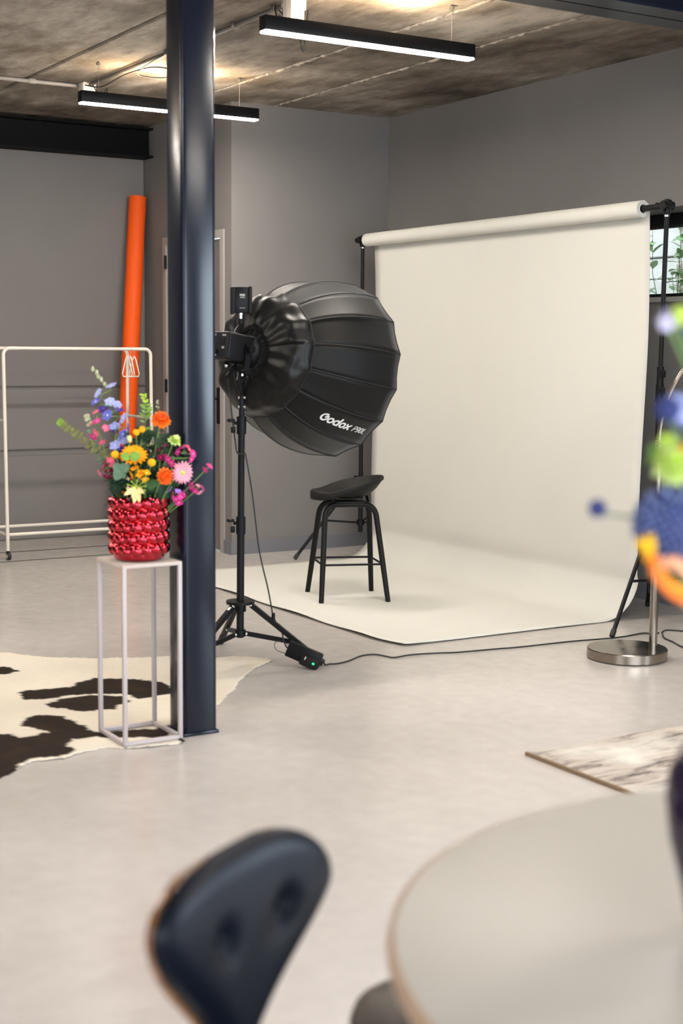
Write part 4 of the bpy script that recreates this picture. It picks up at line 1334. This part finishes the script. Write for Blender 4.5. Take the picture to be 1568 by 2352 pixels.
def ruffle(name, label, p, n, R, m, group, base, np_=14, layers=4, m2=None):
    t = thing(name, label, 'flower', p, group)
    x, y, d = frame(n)
    for L in range(layers):
        b = MB()
        tilt = 0.05 + 0.55 * L
        rr = R * (1.0 - 0.14 * L)
        for k in range(max(5, np_ - 2 * L)):
            a = 2 * pi * (k + 0.37 * L) / max(5, np_ - 2 * L) + random.uniform(-.15, .15)
            s = x * cos(a) + y * sin(a)
            b.leaf(p + d * 0.004 * L, s + d * tilt, d, rr * random.uniform(0.82, 1.0), R * 0.62, curl=0.12, cup=0.35 * random.uniform(0.4, 1.2), nu=5)
        b.build('petals', (m2 if m2 and L % 2 else m), t)
    MB().lathe([(0.003, -0.02), (R * 0.35, -0.006), (R * 0.4, 0.004)], p, d, n=12).build('calyx', 'stem', t)
    stem_to(p - d * 0.012, base, n, parent=t)
    return t


def pompon(name, label, p, R, m, group, base, mst='stem'):
    t = thing(name, label, 'flower', p, group)
    b = MB().ball(p, R * 0.88, 18, 12)
    for k in range(110):
        z = 1 - 2 * (k + 0.5) / 110
        a = k * 2.39996
        s = sqrt(1 - z * z)
        q = Vector((s * cos(a), s * sin(a), z))
        b.ball(p + q * R * 0.88, R * 0.15, 6, 4)
    b.build('flower_head', m, t)
    stem_to(p, base, Vector((0, 0, 1)), parent=t, m=mst, r=0.0016)
    return t


def florets(name, label, pts, R, m, group, base, mc='white_f', npt=5, stem_m='stem', tip=None, alt=None, cam_=0.7):
    """a spike or spray: florets along one stem"""
    t = thing(name, label, 'flower', pts[0], group)
    cen = sum((Vector(p) for p in pts), Vector()) / len(pts)
    path = sorted(pts, key=lambda p: p.z)
    if RAISE is not None:
        base = path_base(base, pts[0])
    MB().tube(smooth_path([base] + [Vector(p) - (outw(Vector(p), cen, 0.1, cam_)) * 0.012 for p in path], 4), 0.0022, n=6).build('stem', stem_m, t)
    for i, p in enumerate(pts):
        p = Vector(p)
        n = outw(p, cen, 0.1, cam_) + Vector((random.uniform(-.4, .4), random.uniform(-.4, .4), random.uniform(-.2, .4)))
        x, y, d = frame(n)
        b = MB()
        for k in range(npt):
            a = 2 * pi * k / npt + i
            b.leaf(p, (x * cos(a) + y * sin(a)) + d * 0.35, d, R * random.uniform(0.9, 1.15), R * 1.0, curl=0.15, cup=0.25, nu=5)
        f = b.build('floret', alt if alt and i % 3 == 2 else m, t)
        MB().ball(p + d * R * 0.12, R * 0.2, 8, 6).build('floret_eye', mc, f)
    if tip:
        b = MB()
        for p in tip:
            b.ball(p, 0.0065, 8, 6, sc=(1, 1, 1.5), jit=0.1)
        b.tube(smooth_path([path[-1]] + tip, 3), 0.0016, n=6)
        b.build('bud_tip', 'bud', t)
    return t


def spray(name, label, cat, pts, lsize, m, group, base, m2=None, lw=0.62, pair=True, seed=1):
    """leafy sprig: stem along pts with leaves"""
    rs = random.Random(seed)
    t = thing(name, label, cat, pts[0], group)
    path = smooth_path([base] + pts, 5)
    MB().tube(path, [0.0024 * (1 - 0.6 * i / len(path)) for i in range(len(path))], n=6).build('stem', 'olive', t)
    b, b2 = MB(), MB()
    k0 = 5
    for i in range(k0, len(path), 2 if lsize > 0.02 else 3):
        d = (path[i] - path[i - 1]).normalized()
        for s in (-1, 1):
            side = d.cross(-FWH).normalized() * s + Vector((rs.uniform(-.6, .6), rs.uniform(-.6, .6), rs.uniform(-.3, .6)))
            (b2 if m2 and i > len(path) * 0.76 else b).leaf(path[i], side + d * 0.5, -FWH + Vector((rs.uniform(-.7, .7), rs.uniform(-.5, .5), rs.uniform(0, .9))), lsize * rs.uniform(0.6, 1.15) * (1 - 0.5 * (i / len(path)) ** 3), lsize * lw, nu=6)
    tag(b.build('leaves', m, t), kind=None)
    if m2: b2.build('tip_leaves', m2, t)
    return t


G1 = 'flowers in the red vase'
VB = VC + Vector((0, 0, 0.13))
CN = V1(320, 1080)
bp = lambda a, c=0.0: VB + LAT * a - FWH * c
# spikes at the left
florets('delphinium', 'tall violet blue delphinium spike at the left of the red vase', [V1(*q) for q in ((262, 888, .02), (233, 905, .02), (228, 924, .03), (262, 922, .05), (274, 930, .03), (256, 952, .05), (286, 958, .03), (270, 975, .04), (288, 994, .05), (290, 1008, .04), (272, 1018, .06))], 0.023, 'blue_pale', G1, bp(-.03, .02), mc='white_f',
        tip=[V1(246, 884, .01), V1(238, 872, .01), V1(231, 866, .01), V1(228, 857, .01), V1(219, 849, .01)], alt='blue', npt=6)
florets('delphinium', 'darker violet delphinium tucked behind the pale blue spike', [V1(*q) for q in ((243, 940, .01), (276, 945, .0), (262, 985, .01), (295, 985, .0), (280, 1030, .03))], 0.023, 'violet', G1, bp(-.03), mc='blue', npt=6)
florets('stock_flower', 'bright pink stock stem at the upper left of the bouquet', [V1(*q) for q in ((228, 947, .03), (221, 972, .03), (232, 966, .05), (250, 981, .05), (228, 992, .04), (221, 1001, .03), (240, 1013, .04))], 0.0165, 'pink', G1, bp(-.05, .02), mc='pink_pale', alt='magenta')
florets('stock_flower', 'pink red stock stem low on the left above the vase rim', [V1(*q) for q in ((263, 1054, .08), (268, 1064, .07), (255, 1078, .05), (236, 1085, .04), (246, 1072, .03), (262, 1090, .05))], 0.0165, 'pink', G1, bp(-.05, .03), mc='pink_pale', alt='burgundy')
spray('eucalyptus_sprig', 'long olive eucalyptus sprig reaching out to the far left', 'foliage', [V1(270, 1070, .03), V1(238, 1035, .03), V1(212, 1022, .03), V1(186, 1000, .02), V1(164, 986, .01), V1(146, 975, .0), V1(140, 970, .0)], 0.026, 'olive', G1, bp(-.05), m2='leaf_light', seed=3)
spray('eucalyptus_sprig', 'short grey green eucalyptus sprig at the left below the pink flowers', 'foliage', [V1(265, 1090, .02), V1(240, 1058, .02), V1(222, 1030, .02), V1(212, 985, .01), V1(204, 958, .0)], 0.026, 'leaf_grey', G1, bp(-.04), m2='bud', seed=5)
spray('green_sprig', 'bright green feathery sprig standing up behind the yellow balls', 'foliage', [V1(335, 1030, -.02), V1(334, 980, -.02), V1(336, 950, -.02), V1(338, 930, -.02), V1(333, 912, -.02)], 0.034, 'leaf_light', G1, bp(.0, -.04), m2='lime', lw=0.3, seed=9)
spray('green_sprig', 'thin pale sprig with tiny buds above the upper orange flower', 'foliage', [V1(350, 1020, -.03), V1(358, 960, -.03), V1(364, 935, -.03), V1(362, 925, -.03)], 0.013, 'bud', G1, bp(.03, -.04), lw=0.5, seed=11)
# dark leaves
for i, (nm, lb, q, R, m) in enumerate((
        ('leaf_stem', 'big round grey green leaf at the front left of the bouquet', (288, 1075, .10), 0.034, 'leaf_grey'),
        ('leaf_stem', 'dark green leaf between the delphinium and the orange flower', (340, 1000, .02), 0.032, 'leaf_dark'),
        ('leaf_stem', 'dark round leaf under the upper orange flower', (372, 1005, .03), 0.028, 'leaf_dark'),
        ('leaf_stem', 'dark green leaf just left of the lower orange flower', (352, 1110, .08), 0.03, 'leaf'),
        ('leaf_stem', 'dark leaf hanging over the left rim of the red vase', (275, 1112, .06), 0.034, 'leaf_dark'),
        ('leaf_stem', 'dark leaf hanging over the right rim of the red vase', (385, 1125, .05), 0.034, 'leaf_dark'),
        ('leaf_stem', 'lime green leaf lying over the large amber flower', (312, 1044, .12), 0.026, 'leaf_light'))):
    p = V1(*q)
    t = thing(nm, lb, 'leaf', p, G1)
    b = MB()
    n = outw(p, CN, 0.1, 0.9)
    x, y, d = frame(n)
    for k, (ang, s) in enumerate(((0.5, 1.0), (2.4, 0.9), (4.2, 1.0), (5.3, 0.8)) if i != 6 else ((0.25, 1.3), (2.9, 1.1))):
        b.leaf(p, x * cos(ang) + y * sin(ang) + d * 0.15, d, R * 1.25 * s, R * 1.15 * s, curl=0.15, cup=0.15, nu=7)
    b.build('blades', m, t)
    stem_to(p, bp(LAT.dot(p - VC) * 0.5, 0.0), n, parent=t, m='leaf')
fm = MB()
rs = random.Random(12)  # filler
for k in range(90):
    a = rs.uniform(0, 2 * pi)
    p = VC + Vector((0.06 * cos(a), 0.06 * sin(a), 0.21 + rs.uniform(0, 0.14)))
    fm.leaf(p, Vector((cos(a), sin(a), rs.uniform(-0.3, 1.2))), (0, 0, 1), rs.uniform(0.045, 0.075), 0.03, nu=5)
for k in range(120):
    px, py = rs.uniform(262, 425), rs.uniform(985, 1125)
    if ((px - 342) / 85) ** 2 + ((py - 1075) / 85) ** 2 > 1: continue
    p = V1(px, py, rs.uniform(-0.05, 0.045))
    fm.leaf(p, Vector((rs.uniform(-1, 1), rs.uniform(-1, 1), rs.uniform(-0.4, 1))), -FWH + Vector((rs.uniform(-.5, .5), 0, .5)), rs.uniform(0.035, 0.055), rs.uniform(0.018, 0.03), nu=5)
tag(fm.build('filler_foliage', 'leaf_dark'), 'dark green filler leaves packed between the flowers of the red vase', 'foliage', G1, 'stuff')
# round flowers
ruffle('marigold', 'upper orange ruffled flower at the top right of the bouquet', V1(377, 962, .05), outw(V1(377, 962, .05), CN, .2, .9), 0.042, 'orange_f', G1, bp(.03, .01), m2='orange_deep')
ruffle('marigold', 'lower orange ruffled flower left of the pink gerbera', V1(391, 1087, .11), outw(V1(391, 1087, .11), CN, 0, .9), 0.038, 'orange_f', G1, bp(.04, .04), m2='orange_deep')
ruffle('marigold', 'small half hidden orange flower below the top right one', V1(374, 1004, .01), outw(V1(374, 1004, .01), CN, .1, .9), 0.024, 'orange_f', G1, bp(.03), np_=9, layers=2)
ruffle('carnation', 'lime green carnation at the right above the magenta flowers', V1(408, 1010, .05), outw(V1(408, 1010, .05), CN, .6, .5), 0.030, 'lime_pale', G1, bp(.04), np_=10, layers=3, m2='lime')
daisy('gerbera', 'large amber gerbera in the middle of the bouquet', V1(318, 1040, .085), (-FWH * 0.75 + Vector((0, 0, .9)) + LAT * .15).normalized(), 0.052, 17, 'amber', 'orange_f', G1, bp(.0, .03), wk=1.15)
daisy('gerbera', 'pale pink gerbera facing out at the right of the bouquet', V1(430, 1079, .10), outw(V1(430, 1079, .10), CN, 0, 1.2), 0.043, 20, 'pink_pale', 'lime', G1, bp(.05, .03), cr=0.2)
florets('alstroemeria', 'orange yellow alstroemeria bloom low in the middle', [V1(322, 1070, .11), V1(333, 1080, .11), V1(316, 1083, .11)], 0.020, 'amber', G1, bp(.0, .04), mc='orange_f', npt=5)
florets('alstroemeria', 'yellow alstroemeria bud right of the middle above the rim', [V1(345, 1092, .11), V1(349, 1080, .11)], 0.018, 'yellow', G1, bp(.02, .04), mc='cream', npt=4)
for lb, q, R in (('upper of the two touching yellow ball flowers', (334, 983, .05), .0125), ('lower of the two touching yellow ball flowers', (321, 990, .055), .0125),
                 ('yellow ball flower left of the amber gerbera', (275, 1039, .09), .0145), ('yellow ball flower right of the amber gerbera', (361, 1055, .115), .0145)):
    pompon('craspedia', lb, V1(*q), R, 'yellow', G1, bp((q[0] - 320) / 2500, .03))
t = thing('green_bud', 'smooth pale green bud beside the blue delphinium', 'bud', V1(307, 1004, .07), G1)
MB().ball(V1(307, 1004, .07), 0.014, 12, 9, sc=(0.62, 0.62, 1.0)).build('bud', 'lime_pale', t)
stem_to(V1(307, 1012, .07), bp(-.01, .02), Vector((0, 0, 1)), parent=t)
# hanging cream flower
p = V1(327, 1112, .125)
t = thing('gloriosa', 'cream and orange drooping flower hanging over the front rim', 'flower', p, G1)
b = MB()
for dx, L, w in ((-.9, .055, .02), (-.12, .062, .022), (.25, .06, .02), (.85, .04, .018), (-.35, .045, .018)):
    b.leaf(p, LAT * dx + Vector((0, 0, -1)) * (1.1 - abs(dx) * 0.6) - FWH * 0.25, -FWH, L, w, curl=-0.12, cup=0.2)
b.build('petals', 'cream', t)
b = MB()
for k in range(7):
    a = -0.4 + k * 0.62
    q = p + (LAT * cos(a) + Vector((0, 0, 0.75 * sin(a))) - FWH * 0.3) * 0.034
    b.tube([p, q], 0.0012, n=5).ball(q, 0.0028, 6, 5)
b.build('stamens', 'lime', t)
stem_to(p, bp(0, .05), Vector((0, 0, 1)), parent=t, bend=0.06)
# magentas at the right
florets('phlox', 'magenta pink phlox cluster behind the pale pink gerbera', [V1(*q) for q in ((415, 1036, .03), (424, 1028, .02), (438, 1032, .02), (446, 1040, .02), (443, 1052, .03), (430, 1025, .01), (402, 1060, .06), (394, 1052, .05))], 0.0165, 'magenta', G1, bp(.05), mc='pink_pale', alt='pink')
florets('phlox', 'dark burgundy phlox sprig low at the left over the rim', [V1(*q) for q in ((246, 1062, .02), (255, 1070, .02), (240, 1078, .02), (264, 1080, .03), (272, 1096, .05), (250, 1092, .03))], 0.0165, 'burgundy', G1, bp(-.05, .01), mc='magenta')
florets('phlox', 'burgundy phlox cluster in the shade above the lower orange flower', [V1(*q) for q in ((372, 1032, .03), (382, 1022, .02), (385, 1040, .04), (376, 1046, .05), (365, 1036, .02))], 0.0165, 'burgundy', G1, bp(.04), mc='magenta')
florets('phlox', 'magenta phlox hanging at the lower right beside the vase', [V1(*q) for q in ((412, 1142, .06), (421, 1136, .06), (416, 1128, .05), (428, 1132, .05), (405, 1136, .05), (396, 1124, .05), (418, 1150, .06))], 0.0165, 'magenta', G1, bp(.06, .02), mc='pink_pale', alt='lilac')
florets('phlox', 'magenta pink phlox sprig farther out at the lower right', [V1(*q) for q in ((446, 1118, .03), (455, 1125, .03), (462, 1128, .02), (468, 1120, .02), (444, 1110, .03), (460, 1116, .02))], 0.0150, 'magenta', G1, bp(.06, .0), mc='pink_pale', alt='pink_pale')
florets('phlox', 'single magenta bloom on a thin stem farthest right of the bouquet', [V1(484, 1069, .02), V1(476, 1076, .02)], 0.0150, 'magenta', G1, bp(.05, .0), mc='pink')

# ------------------------------------------------------------------ round table
TC, TR, TZ = Vector((-1.045, 1.485, 0)), 0.66, 0.742
t = thing('round_table', 'cream round table with tan edge in the right foreground', 'table', TC)
MB().lathe([(0.0, TZ - 0.024), (TR - 0.004, TZ - 0.024), (TR - 0.004, TZ - 0.002), (TR - 0.008, TZ), (0.0, TZ)], TC, n=128).build('tabletop', 'table', t, angle=30)
MB().lathe([(TR - 0.004, TZ - 0.028), (TR + 0.002, TZ - 0.024), (TR + 0.004, TZ - 0.014), (TR + 0.002, TZ - 0.004), (TR - 0.004, TZ - 0.001)], TC, n=128).build('edge_band', 'table_edge', t, angle=50)
MB().lathe([(0.05, 0.05), (0.04, 0.1), (0.035, 0.4), (0.05, 0.66), (0.22, TZ - 0.03), (0.22, TZ - 0.025)], TC, n=40).build('pedestal', 'black_alu', t)
MB().lathe([(0.26, 0), (0.265, 0.006), (0.25, 0.016), (0.06, 0.04), (0.05, 0.05)], TC, n=56).build('foot_disc', 'black_alu', t)

# ------------------------------------------------------------------ chair with tufted back
XA = (LAT * 0.50 + FWH * 0.866).normalized()             # across, near end to far end
YA = (LAT * 0.866 - FWH * 0.50).normalized()             # the way it faces
CB = LAT * -0.160 + FWH * 1.87
t = thing('dining_chair', 'black tufted leather chair with walnut shell in the foreground', 'chair', CB + YA * 0.2)


def back_hw(v, far=0.0):
    s = max(0.0, min(1.0, (v - 0.1) / (0.75 - 0.13 * far)))
    w = 0.032 + (0.208 - 0.032) * (s * s * (3 - 2 * s))
    v0, e = 0.77 - 0.13 * far, 3.1 - 0.7 * far
    if v > v0:
        w *= sqrt(max(0, 1 - ((v - v0) / (1 - v0)) ** e))
    return w


def back_pt(u, v, off=0.0, k=1.0):
    near = max(0.0, 1 - 2 * u)
    x = (u * 2 - 1) * back_hw(v, min(1.0, max(0.0, 2 * u - 0.5))) * k * (1 + 0.06 * near)
    return CB + XA * x + YA * (0.02 * v + 0.6 * x * x + off) + Vector((0, 0, 0.46 + 0.345 * v))


def pad_pt(u, v, back=False):
    v2 = 0.05 + 0.945 * v
    x = (u * 2 - 1)
    e = max(0.0, 1 - abs(x) ** 4) * max(0.0, 1 - abs(2 * v - 1) ** 5)
    dent = 0.0
    for bx_, bv in ((-0.36, 0.66), (0.36, 0.66)):
        dent += 0.019 * math.exp(-(((x - bx_) * back_hw(v2) / 0.022) ** 2 + ((v - bv) * 0.33 / 0.026) ** 2))
    o = 0.0095 + (0.036 * e ** 0.5 - dent * (e > 0))
    if back: o = 0.0085
    return back_pt(u, v2, o, 0.99 - 0.045 * max(0.0, 1 - 2 * u) * max(0.0, min(1.0, (0.8 - v2) / 0.3)))


b = MB().grid(33, 33, lambda u, v: back_pt(u, v * 0.965, 0.0, 1.0 - 0.05 * max(0.0, min(1.0, (v - 0.45) / 0.3)) - 0.03 * (u > 0.5)))
b.build('back_shell', 'walnut', t, angle=70, solid=0.012)
b = MB().grid(41, 41, pad_pt)
b.grid(41, 41, lambda u, v: pad_pt(u, v, True))
pad = b.build('back_pad', 'leather', t, angle=75)
for x in (-0.36, 0.36):
    q = pad_pt((x + 1) / 2, 0.66)
    MB().ball(q + YA * 0.001, 0.008, 12, 8).build('tuft_button', 'leather', pad)


def seat_pt(u, v, top=True):
    x = (u * 2 - 1)
    w = 0.19 * (1 - abs(2 * v - 1) ** 3.2 * 0.45)
    y = 0.03 + 0.43 * v
    e = max(0, 1 - abs(x) ** 4) * max(0, 1 - abs(2 * v - 1) ** 6)
    z = 0.432 + (0.035 * e ** 0.5 if top else -0.012 * e ** 0.3) - 0.02 * v * v
    return CB + XA * x * w + YA * y + Vector((0, 0, z))


b = MB().grid(25, 25, seat_pt)
b.grid(25, 25, lambda u, v: seat_pt(u, v, False))
b.build('seat', 'leather', t, angle=70)
MB().flat([CB + YA * 0.0 + Vector((0, 0, 0.52)), CB + YA * 0.035 + Vector((0, 0, 0.455)), CB + YA * 0.12 + Vector((0, 0, 0.418))], 0.13, 0.014, XA).build('back_bracket', 'black_alu', t)
MB().tube([CB - YA * 0.012 + XA * 0.03 + Vector((0, 0, 0.53)), CB + YA * 0.03 + XA * 0.03 + Vector((0, 0, 0.53))], 0.008, n=12).build('bolt', 'chrome', t)
for sx in (-1, 1):
    for y0_, y1b in ((0.10, 0.03), (0.36, 0.44)):
        MB().tube([CB + XA * sx * 0.13 + YA * y0_ + Vector((0, 0, 0.425)), CB + XA * sx * 0.19 + YA * y1b], [0.015, 0.010], n=12).build('leg', 'walnut', t)

# ------------------------------------------------------------------ stool at the table edge
SP = Vector((-1.71, 1.235, 0))
t = thing('low_stool', 'dark brown round stool tucked against the cream table', 'stool', SP)
MB().lathe([(0.0, 0.405), (0.13, 0.405), (0.142, 0.415), (0.145, 0.43), (0.138, 0.448), (0.11, 0.459), (0.0, 0.462)], SP, n=48).build('seat', 'brown_leather', t)
for k in range(4):
    a = 0.4 + k * pi / 2
    MB().tube([SP + Vector((0.09 * cos(a), 0.09 * sin(a), 0.405)), SP + Vector((0.13 * cos(a), 0.13 * sin(a), 0.0))], [0.014, 0.010], n=10).build('leg', 'walnut_dark', t)

# ------------------------------------------------------------------ second bouquet on the table, at the right edge
V2 = Vector((0, 0, 0)) + EYE + LAT * 0.462 + FWH * 1.70
V2.z = TZ
t = thing('table_vase', 'dark rounded vase at the right edge on the cream table', 'vase', V2)
MB().lathe([(0.0, 0), (0.03, 0), (0.034, 0.006), (0.044, 0.06), (0.060, 0.12), (0.066, 0.17), (0.062, 0.205), (0.045, 0.235), (0.032, 0.25), (0.034, 0.262), (0.030, 0.262), (0.03, 0.245), (0.04, 0.22), (0.0, 0.06)], V2, n=56).build('vase_body', mat('dark_violet_glaze', (0.018, 0.010, 0.026), rough=0.12, spec=0.6), t)
MB().lathe([(0.0325, 0.0), (0.0375, 0.004), (0.0375, 0.018), (0.0325, 0.022)], V2 + Vector((0, 0, 0.234)), n=40).build('neck_band', mat('copper_band', (0.75, 0.30, 0.10), rough=0.3, metal=1), t)
G2 = 'flowers in the vase on the table'


def T(px, py, dz=1.70):
    """place by metres: right and up of the sight line at distance dz"""
    k = dz / F_PX
    p = EYE + fwd * dz + rgt * (px - 784) * k - upv * (py - 1176) * k
    return p


V2B = V2 + Vector((0, 0, 0.2))
RAISE = (1.30, 0.05)


def path_base(b, p):
    return T(1650, 1000, 1.75) if p.z > 1.3 else b



def thistle(label, p, R, m, m2, n=220, sp=0.16, base=None):
    t = thing('globe_thistle', label, 'flower', p, G2)
    b = MB().ball(p, R * 0.80, 18, 12)
    c = MB()
    for k in range(n):
        z = 1 - 2 * (k + 0.5) / n
        a = k * 2.39996
        s = sqrt(1 - z * z)
        q = Vector((s * cos(a), s * sin(a), z))
        (b if k % 2 else c).tube([p + q * R * 0.75, p + q * R * random.uniform(0.93, 1.04)], [R * sp * 0.55, R * sp * 0.2], n=5)
    h = b.build('flower_head', m, t)
    c.build('florets', m2, t)
    stem_to(p, base or V2B, Vector((0, 0, 1)), parent=t, m='leaf_grey', r=0.0018, bend=0.0)
    return t


thistle('large dusty blue globe thistle at the right edge above the table', T(1540, 1205), 0.047, 'navy', 'steelblue')
thistle('tiny dark blue thistle ball on a thin side stem', T(1371, 1168), 0.0115, 'navy', 'navy', n=70, sp=0.3, base=T(1545, 1212, 1.755))
thistle('dark blue globe thistle above the green flowers at the right edge', T(1532, 940), 0.0165, 'navy', 'navy', n=90, sp=0.25)
thistle('small blue thistle ball highest but cut by the right edge', T(1567, 960, 1.76), 0.0125, 'navy', 'steelblue', n=90, sp=0.25)
thistle('violet globe thistle beside the white and lilac bloom', T(1583, 750, 1.75), 0.014, 'violet', 'violet', n=90, sp=0.25)
florets('delphinium', 'white and lilac delphinium bloom highest at the right edge', [T(1522, 728, 1.7), T(1530, 742, 1.69), T(1538, 728, 1.7)], 0.0115, 'white_f', G2, V2B, mc='lilac', alt='lilac', npt=6)
t = thing('green_bud', 'lime green bud beside the lilac bloom at the right edge', 'bud', T(1556, 728, 1.7), G2)
MB().ball(T(1556, 728, 1.7), 0.0165, 12, 9, sc=(0.7, 0.7, 1), rot=Matrix.Rotation(0.9, 3, LAT)).build('bud', 'lime', t)
stem_to(T(1556, 735, 1.7), V2B, Vector((0, 0, 1)), parent=t)
florets('delphinium', 'pale lilac delphinium floret between the blue thistles', [T(1562, 925, 1.72), T(1570, 945, 1.72)], 0.015, 'blue_pale', G2, V2B, mc='white_f', npt=6)
ruffle('carnation', 'large lime green carnation above the big blue thistle', T(1545, 1072, 1.68), (-FWH + Vector((0, 0, .5))).normalized(), 0.028, 'lime_pale', G2, V2B, m2='lime')
ruffle('carnation', 'smaller lime green carnation nearest the backdrop', T(1535, 1025, 1.7), (-FWH + Vector((0, 0, .8)) - LAT * .5).normalized(), 0.018, 'lime', G2, V2B, np_=9, layers=3, m2='lime_pale')
t = thing('green_sprig', 'light green leaf tip left of the lime carnations', 'foliage', T(1512, 1035, 1.7), G2)
b = MB()
for a, L in ((-0.4, .022), (0.5, .02), (1.4, .02)):
    b.leaf(T(1522, 1045, 1.7), -LAT * cos(a) + Vector((0, 0, sin(a))), -FWH, L, 0.011)
b.build('leaves', 'leaf_light', t)
stem_to(T(1522, 1045, 1.7), V2B, Vector((0, 0, 1)), parent=t)
pompon('craspedia', 'yellow orange ball flower cut by the right edge above the thistle', T(1572, 1042, 1.69), 0.0115, 'amber', G2, V2B)
p = T(1500, 1262, 1.66)
t = thing('gloriosa', 'orange and yellow drooping lily petals under the big blue thistle', 'flower', p, G2)
for pts, m, w in (([(1560, 1290), (1500, 1300), (1530, 1345), (1585, 1385)], 'salmon', 0.013), ([(1500, 1282), (1512, 1320), (1545, 1362), (1590, 1380)], 'orange_f', 0.012), ([(1540, 1290), (1570, 1305), (1600, 1335)], 'salmon', 0.013), ([(1485, 1272), (1505, 1300), (1540, 1345), (1590, 1370)], 'amber', 0.012)):
    P = smooth_path([T(x, y, 1.64 + 0.01 * i) for i, (x, y) in enumerate(pts)], 4)
    MB().flat(P, w, 0.002, upv * 0.6 + rgt * 0.5).build('petal', m, t)
b = MB()
for x, y in ((1468, 1252), (1478, 1245), (1490, 1238), (1500, 1250), (1486, 1262)):
    b.leaf(T(1500, 1280, 1.66), T(x, y, 1.66) - T(1500, 1280, 1.66), -FWH, 0.03, 0.007)
b.build('petal_tips', 'yellow', t)
stem_to(T(1560, 1290, 1.66), V2B, Vector((0, 0, 1)), parent=t, bend=0.0)
for k, (x, y) in enumerate(((1620, 900), (1650, 1050), (1640, 1200))):
    pass
